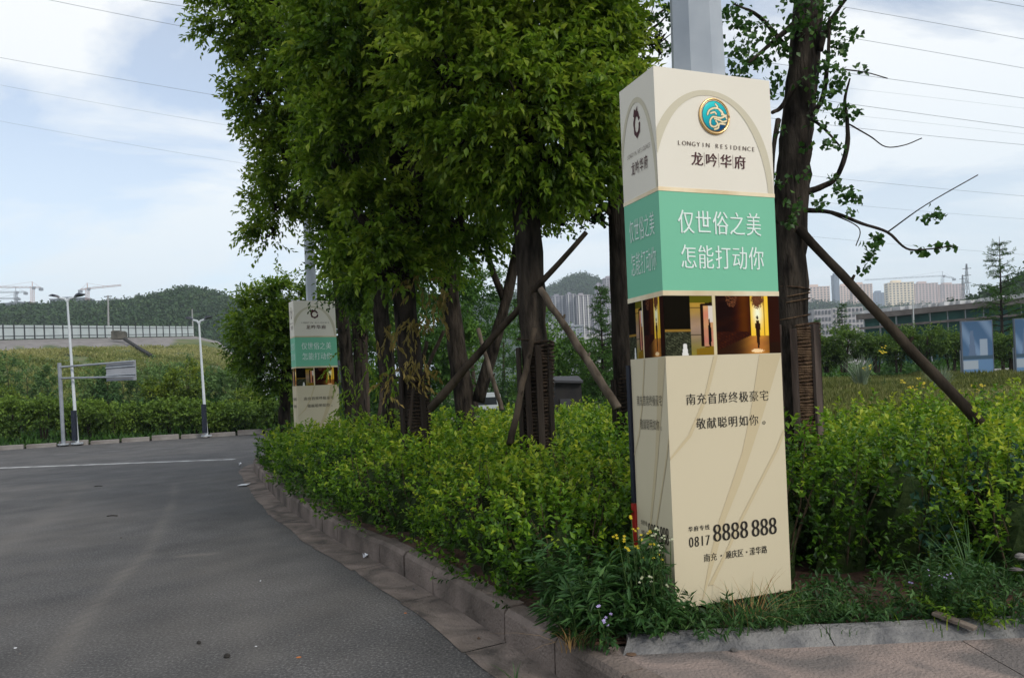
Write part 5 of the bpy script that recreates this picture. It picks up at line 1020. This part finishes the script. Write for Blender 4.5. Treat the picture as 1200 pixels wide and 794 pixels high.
# ------------------------------------------------------------------ advertising boxes
BW, BD, BH = .79, .385, 3.0
v_g, v_p, v_l = .770*BH, .5765*BH, .465*BH
cream_m = mat('cream_film', (.77, .71, .60), (.80, .74, .63), 1, .5, 0, spec=.3); green_m = mat('green_film', (.17, .50, .32), (.18, .52, .335), 1, .5, 0, spec=.3); tan_m = mat('tan_film', (.60, .52, .36), (.63, .545, .38), .8, .5, 0, spec=.3)
gold_m = mat('gold_strip', (.55, .40, .22), (.78, .66, .46), 3, .4, 0, metal=.4, spec=.5, stretch=(1, 1, .1)); ink = mat('dark_ink', (.02, .016, .012), None, 1, .6); maroon = mat('maroon_ink', (.07, .015, .018), None, 1, .6); whink = mat('white_ink', (.78, .88, .82), None, 1, .6); olive = mat('olive_ink', (.60, .54, .40), None, 1, .55); shade_ink = mat('tan_ink', (.56, .46, .285), None, 1, .55); sepm = mat('grey_ink', (.3, .25, .22), None, 1, .6); latin = mat('brown_ink', (.12, .075, .055), None, 1, .6)
def strip_image(s, t):
    c = np.zeros(s.shape+(3,)); n = field(np.stack([s.ravel()*60, t.ravel()*40], 1), 3, 1.2).reshape(s.shape); n2 = field(np.stack([s.ravel()*9, t.ravel()*9], 1), 6, 1).reshape(s.shape); hf = np.random.default_rng(1).random(s.shape)
    L_ = s < .215; c[L_] = (.012, .008, .001); city = L_ & (t > .58); g = np.clip(hf*.22*(.4+np.clip(n, 0, 1)), 0, 1); c[city] = np.stack([g*.9+.01, g*.95+.012, g*.6+.005], -1)[city]; ed = L_ & (t > .56) & (t < .6); c[ed] = (.35, .22, .05)
    st_ = L_ & (((s-.163)/(.012+.018*np.clip((t-.8)*4, 0, 1.2)))**2 < 1) & (t > .80); c[st_] = (.8, .78, .74)
    M = (s >= .215) & (s < .405); base = np.stack([.55-.25*t+.05*n2, .34-.08*t+.03*n2, .06+.16*np.exp(-((t-.55)/.25)**2)], -1); c[M] = base[M]; c[M & (t < .12)] = (.16, .15, .01)
    for q in (.2, .66): c[M & (np.abs(t-q-.0) < .008) & (s < .31)] = (.03, .02, .01)
    fr = (s > .300) & (s < .405) & (t > .12-.35*(s-.36)) & (t < .86+.4*(s-.33)); c[fr] = (.03, .012, .004); inn = fr & (s > .325) & (t > .17) & (t < .86); c[inn] = np.stack([.75-.2*t, .40-.12*t+.08*n2, .20+0*t], -1)[inn]; c[inn & (s > .368) & (t < .45)] = (.75, .68, .62)
    pr = (((s-.375)/.014)**2+((t-.66)/.22)**2 < 1) | (((s-.374)/.007)**2+((t-.43)/.04)**2 < 1); c[pr & fr] = (.01, .006, .006); fl = M & (t > .87+.3*(.34-s)) & (s > .26); c[fl] = (.30, .19, .02)
    D_ = (s >= .405) & (s < .43); c[D_] = (.72, .62, .42)
    R_ = s >= .43; rr = s-.43; c[R_] = np.stack([.022+.02*np.clip(n2, 0, 1)+.12*np.exp(-((s-.68)/.06)**2), .005+.006*np.clip(n2, 0, 1)+.04*np.exp(-((s-.68)/.05)**2), .003+0*s], -1)[R_]
    crowd = R_ & (t > .62) & (s < .72) & (t < .95); c[crowd] = np.stack([.05+.12*np.clip(n, 0, 1)*hf, .012+.03*np.clip(n, 0, 1)*hf, .006+0*s], -1)[crowd]
    flo = R_ & (t > .68+(.74-s)*.8*(s < .74)) & (t > .68); fg = np.exp(-((s-.80)/.11)**2); c[flo] = np.stack([.05+(.62+.15*n2)*fg, .02+(.30+.10*n2)*fg, .008+.06*fg], -1)[flo]
    door = (s > .735) & (s < .895) & (t < .69); gl_ = np.exp(-((s-.80)/.045)**2-((t-.3)/.2)**2); c[door] = np.stack([1.0+0*gl_, .66+.34*gl_, .07+.7*gl_], -1)[door]; c[door & (np.abs(s-.858) < .006)] = (.5, .3, .03)
    hot = (((s-.79)/.06)**2+((t-.95)/.035)**2 < .5+.6*hf); c[hot] = (1.0, .75, .45)
    ch = R_ & ((((s-.80)/.055)**2+((t-.06)/.15)**2 < .5+.9*hf) | ((((s-.57)/.05)**2+((t-.05)/.15)**2 < 1) & (hf > .6))); c[ch] = np.stack([.12+.15*hf, .05+.06*hf, .02+.03*hf], -1)[ch]
    c[(s > .895) & (t < .8)] = (.05, .012, .004); c[(s > .895) & (t >= .8)] = (.04, .015, .006)
    man = (((s-.795)/.009)**2+((t-.375)/.035)**2 < 1) | ((np.abs(s-.798) < .026-.018*np.clip((t-.45)/.45, 0, 1)-.012*((t < .47))) & (t > .42) & (t < .90)); c[man] = (.05, .02, .008)
    return np.clip(c, 0, 1)**1.25
def emblem_image(x, y):
    """x right, y up in the unit disc"""
    c = np.zeros(x.shape+(3,)); l = np.clip(.5+.5*(-x*.5+y*.8), 0, 1); c[:] = np.stack([.01+.04*l**2, .10+.62*l, .24+.46*l], -1)
    dk_ = (x > .1) & (y < -.35); c[dk_] = (.01, .07, .2)
    S = [[(.77, .1), (.35, -.1), (-.15, -.07), (-.36, -.3), (-.32, -.57), (-.07, -.63), (.14, -.47), (.02, -.3)], [(-.52, .03), (-.4, .27), (-.07, .43), (.27, .4), (.52, .23), (.43, .1), (.6, .1)], [(.06, .67), (.18, .5), (-.05, .43)], [(.93, -.17), (.52, -.3), (.27, -.23), (-.07, -.17)], [(.77, -.43), (.27, -.43), (.18, -.67), (-.07, -.77)], [(-.3, .12), (-.05, .2), (.05, .1)], [(.3, .35), (.72, .02), (.8, -.1)]]
    P = np.stack([x.ravel(), y.ravel()], 1); d = np.min([polydist(P, np.array([q[:2] for q in smoothpath([np.array([a, b_, 0]) for a, b_ in s_], 4)])) for s_ in S], 0).reshape(x.shape)
    c[d < .085] = (.03, .12, .12); g = d < .052; c[g] = (.80, .62, .34); c[d < .025] = (.93, .80, .55)
    r_ = np.hypot(x, y); rim = r_ > .86; sh = np.clip(.5+.5*(y*.8-x*.3), 0, 1)[..., None]; c[rim] = (np.array([.30, .13, .02])*(1-sh)+np.array([.95, .78, .5])*sh)[rim]; c[(r_ > .83) & (r_ < .88)] = (.03, .09, .12)
    return c
def ad_box(name, label, front_logo):
    root = empty(name, (0, 0, 0), label, 'advertising box', 'advertising boxes around the lamp posts', local=True); E = .002
    def section(nm, z0, z1, m, ins=0): return MB().box((BW/2, BD/2, (z0+z1)/2), (BW-2*ins, BD-2*ins, z1-z0)).build(nm, m, root)
    section('lower_section', 0, v_l-.0, tan_m); section('photo_section', v_l, v_p-.0, mat('black_board', (.02, .015, .01)), .002); section('middle_section', v_p+.028, v_g, green_m); section('upper_section', v_g+.022, BH, cream_m)
    MB().box((BW/2, BD/2, v_p+.014), (BW+.004, BD+.004, .028)).build('gold_trim', gold_m, root); MB().box((BW/2, BD/2, v_g+.011), (BW+.004, BD+.004, .022)).build('gold_trim', gold_m, root)
    # mapping of a face: (u, z, proud) -> local point
    faces = {'front': lambda u, z, e: (u, -e, z), 'side': lambda u, z, e: (-e, BD*(1-u/BW), z)}
    for fn, fm in faces.items():
        def flat(P, nm, m, e): MB().add([fm(u, z, e) for u, z in P], [tuple(range(len(P)))]).build(nm, m, root)
        def ribbon(L_, R_, nm, m, e):
            V = [fm(*a, e) for a in L_]+[fm(*a, e) for a in R_]; n = len(L_); MB().add(V, [(i, i+1, n+i+1, n+i) for i in range(n-1)]).build(nm, m, root)
        # arch
        hU = BH-v_g-.022; th = np.linspace(0, pi, 61); O = []; I = []
        for q in th:
            ou = .455*BW+.535*BW*cos(q); oz = v_g+.022+.85*hU*sin(q)**.9; iu = .455*BW+(.535-.045-.03*abs(sin(2*q)))*BW*cos(q); iz = v_g+.022+(.85-.045)*hU*sin(q)**.9
            O.append((ou, oz)); I.append((iu, iz))
        ok = [i for i in range(61) if I[i][0] > 0]; ribbon([(min(max(O[i][0], 0), BW), O[i][1]) for i in ok], [I[i] for i in ok], 'arch_print', olive, E)
        # blades on the lower section
        f = lambda y: v_l*(1-y/745)
        ribbon([(.21*BW, f(738)), (.30*BW, f(600)), (.385*BW, f(500)), (.50*BW, f(400)), (.61*BW, f(300)), (.70*BW, f(180)), (.80*BW, f(3))], [(.215*BW, f(738)), (.35*BW, f(600)), (.44*BW, f(500)), (.575*BW, f(400)), (.69*BW, f(300)), (.82*BW, f(180)), (.998*BW, f(3))], 'blade_print', shade_ink, E)
        ribbon([(.27*BW, f(690)), (.42*BW, f(600)), (.57*BW, f(500)), (.74*BW, f(400)), (.91*BW, f(300)), (.99*BW, f(240))], [(.31*BW, f(690)), (.45*BW, f(600)), (.60*BW, f(500)), (.77*BW, f(400)), (.94*BW, f(300)), (.999*BW, f(252))], 'blade_print', shade_ink, E*1.5)
        ribbon([(.40*BW, f(3)), (.30*BW, f(130)), (.16*BW, f(235)), (.001*BW, f(300))], [(.435*BW, f(3)), (.325*BW, f(135)), (.18*BW, f(242)), (.001*BW, f(308))], 'blade_print', shade_ink, E*1.2)
        # photographs
        nu, nv = 190, 80; U, Vv = np.meshgrid(np.linspace(0.002, BW-.002, nu), np.linspace(0, 1, nv)); img = strip_image(U/BW, Vv); z = v_p-(v_p-v_l)*Vv
        P = np.array([fm(a, b_, .001) for a, b_ in zip(U.ravel(), z.ravel())]); idx = np.arange(nu*nv).reshape(nv, nu); F = np.stack([idx[:-1, :-1], idx[1:, :-1], idx[1:, 1:], idx[:-1, 1:]], -1).reshape(-1, 4)
        if fn == 'side': F = F[:, ::1]
        me = raw('photo_print', P, F); attr(me, 'ink', img.reshape(-1, 3), 'FLOAT_COLOR'); place('photo_print', me, PRINT, root)
        # logo
        cu, cz = .49*BW, BH-.37*hU
        if fn == 'front' and front_logo:
            g = np.linspace(-1, 1, 90); Xg_, Zg_ = np.meshgrid(g, g); img = emblem_image(Xg_, Zg_); rr = np.hypot(Xg_, Zg_); R0 = .100
            P = np.stack([cu+Xg_*R0, -.004-.012*np.sqrt(np.clip(1-rr**2, 0, 1)), cz+Zg_*R0], -1).reshape(-1, 3); idx = np.arange(8100).reshape(90, 90); F = np.stack([idx[:-1, :-1], idx[:-1, 1:], idx[1:, 1:], idx[1:, :-1]], -1).reshape(-1, 4); F = F[(rr.ravel()[F] < 1.0).all(1)]
            me = raw('emblem', P, F, True); attr(me, 'ink', img.reshape(-1, 3), 'FLOAT_COLOR'); em = place('emblem', me, printmat('emblem_enamel', .18), root)
            MB().tube([(cu+cos(q)*R0*.98, -.006, cz+sin(q)*R0*.98) for q in np.linspace(0, 2*pi, 49)], [.007], 6).build('emblem_rim', mat('emblem_gold', (.75, .5, .22), None, 1, .25, metal=.8), em, smooth=True)
        else:
            q = np.linspace(.35, 2*pi+.05, 40); R1 = .075; Lr = [(cu+cos(a)*R1*(1+.06*sin(7*a)), cz-.01+sin(a)*R1*(1+.06*sin(7*a))) for a in q]; Rr = [(cu+cos(a)*R1*(.60-.05*sin(a)), cz-.01+sin(a)*R1*.62) for a in q]; ribbon(Lr, Rr, 'logo', maroon, E*1.5)
            flat([(cu-.07, cz+.045), (cu-.045, cz+.085), (cu-.01, cz+.07), (cu+.03, cz+.095), (cu+.02, cz+.06), (cu-.03, cz+.03)], 'logo', maroon, E*1.8)
        # lettering
        def text(s_, u0, u1, zc, h, m, thin=-.012, bold=.018, nm='lettering', sq=.92, wsc=None):
            adv = (u1-u0)/len(s_)*BW; mb = MB(); cjk = ord(s_[0]) > 0x2000; H0 = .95 if cjk else .73
            for i, ch in enumerate(s_):
                if ch == ' ': continue
                V, F, lo, hi = glyph(ch, thin); cx0 = (lo[0]+hi[0])/2
                k = h/H0; kx = k
                zc0 = (.375 if not cjk else .38)
                if cjk: kx = min(k, adv*sq/.95); 
                elif wsc: kx = k*wsc
                for j, dx in enumerate(([-bold, 0, bold] if bold else [0])):
                    mb.add([fm(u0*BW+adv*(i+.5)+(x-cx0+dx)*kx, zc+(y-zc0)*k, E*(1.5)+.0003*j) for x, y in V], F)
            mb.build(nm, m, root)
        top = BH; text('LONGYIN RESIDENCE', .165, .845, top-.62*hU, .027, latin, -.02, .03)
        zc = top-.745*hU
        for k, ch in enumerate('龙吟华府'): text(ch, .28+k*.1235, .28+k*.1235+.1, zc, .078, maroon, -.004, .022, sq=1)
        for k in range(3): 
            uu_ = (.28+k*.1235+.1115)*BW; flat([(uu_-.0012, zc-.04), (uu_+.0012, zc-.04), (uu_+.0012, zc+.04), (uu_-.0012, zc+.04)], 'separator_line', sepm, E*1.5)
        hM = v_g-v_p-.028
        text('仅世俗之美', .14, .87, v_g-.30*hM, .138, whink, -.008, .014); text('怎能打动你', .15, .88, v_g-.655*hM, .138, whink, -.008, .014)
        text('南充首席终极豪宅', .145, .87, v_l-.245, .064, ink, -.010, .014); text('敬献聪明如你。', .22, .86, v_l-.383, .064, ink, -.010, .014)
        text('华府专线', .12, .305, v_l-.965, .030, ink, -.004, .02); text('0817', .12, .305, v_l-1.035, .062, ink, -.022, .035, wsc=.72)
        text('8888', .325, .635, v_l-1.0, .108, ink, -.024, .040, wsc=.80); text('888', .66, .892, v_l-1.0, .108, ink, -.024, .040, wsc=.80)
        text('南充', .24, .355, v_l-1.135, .046, ink, -.008, .018); text('顺庆区', .425, .585, v_l-1.135, .046, ink, -.008, .018); text('潆华路', .635, .795, v_l-1.135, .046, ink, -.008, .018)
        for uu_ in (.39, .612):
            flat([(uu_*BW+cos(a)*.005, v_l-1.135+sin(a)*.005) for a in np.linspace(0, 2*pi, 9)[:-1]], 'dot', ink, E*1.5)
    return root
PRINT = MATS['printed_film']
NB = np.array([.849, 4.138, .322]); nb = ad_box('advertising_box', 'large cream, green and tan advertising box with a teal and gold dragon emblem', True)
nb.location = tuple(NB); nb.rotation_euler = (-.003, .0047, .3633)
fb = ad_box('advertising_box', 'small distant cream, green and tan advertising box half sunk in the hedge', False)
c = at(343.5, 352, 14.1); fb.location = (c[0], 14.1, c[2]-3.0); fb.rotation_euler = (0, 0, .50)
# remains of the old hoarding behind the near box
oldp = mat('old_navy_board', (.008, .010, .022), None, 1, .5); redp = mat('old_red_board', (.35, .02, .015), None, 1, .5)
MB().box((.012, BD+.02, .95), (.05, .035, .82)).build('backing_board', oldp, nb); MB().box((.010, BD+.02, .40), (.052, .036, .26)).build('backing_board', redp, nb)
# lamp posts inside the boxes
dkst_m = mat('muddy_steel', (.05, .035, .028), (.10, .075, .06), 12, .9)
def lamp_post(x, y, r_, H, label, top_dx=0):
    root = empty('lamp_post', (x, y, .2), label, 'lamp post', 'lamp posts of the planted bed')
    MB().tube([(x, y, .35), (x+top_dx*.4, y, 3.4), (x+top_dx, y, H)], [r_*1.12, r_, r_*.6], 8, twist=.28).build('pole', galv, root)
    MB().box((x, y, .27), (.26, .26, .15)).build('footing', dkst_m, root)
    for s in (-1, 1):
        MB().tube([(x+top_dx, y, H-.1), (x+top_dx+s*.9, y, H+.2)], [.05, .035], 6).build('arm', galv, root)
        MB().box((x+top_dx+s*1.3, y, H+.25), (.9, .3, .09), 0, .02).build('lamp_head', lampdark, root)
lamp_post(1.19, 4.47, .158, 7.5, 'thick grey lamp post rising out of the large advertising box')
fc_ = np.array(fb.location); 
lamp_post(fc_[0]+BW/2*cos(.5)-BD/2*sin(.5)-.0, fc_[1]+BW/2*sin(.5)+BD/2*cos(.5), .10, 11.0, 'grey lamp post rising out of the small advertising box')
# leafy sprigs hanging before the small box
sp_ = empty('overhanging_sprig', at(384, 340, 13.6), 'dark leaf sprigs overhanging the top of the small box', 'branch')
mb = MB().tube([at(400, 325, 13.7), at(388, 345, 13.6), at(378, 356, 13.6)], [.012, .008, .004], 5).tube([at(388, 345, 13.6), at(368, 352, 13.6)], [.006, .003], 4); mb.build('stem', bark, sp_)
T = np.array([at(x, y, 13.6) for x, y in [(374, 355), (376, 358), (384, 361), (388, 357), (385, 352), (364, 353), (387, 360), (380, 352), (392, 348), (364, 361)]]); Qd = twigs(T, rng.normal(size=(len(T), 3)), .1, 4, .5, .6, .15); nn = len(Qd[0]); c = leaf_mesh('leaves', Qd[0], Qd[1], Qd[2], .075, .035, Qd[3], L_camphor, sp_); c['kind'] = 'stuff'

# ------------------------------------------------------------------ haze
hm = bpy.data.materials.new('haze'); hm.use_nodes = True; t = hm.node_tree; t.nodes.clear(); vo = N(t, 'ShaderNodeVolumePrincipled'); vo.inputs['Color'].default_value = (.82, .90, 1, 1); vo.inputs['Density'].default_value = .00034; vo.inputs['Anisotropy'].default_value = .2
ou = N(t, 'ShaderNodeOutputMaterial'); t.links.new(vo.outputs[0], ou.inputs['Volume'])
hb = MB().box((0, 2990, 74), (12100, 12100, 152)).build('haze', hm); hb['kind'] = 'stuff'
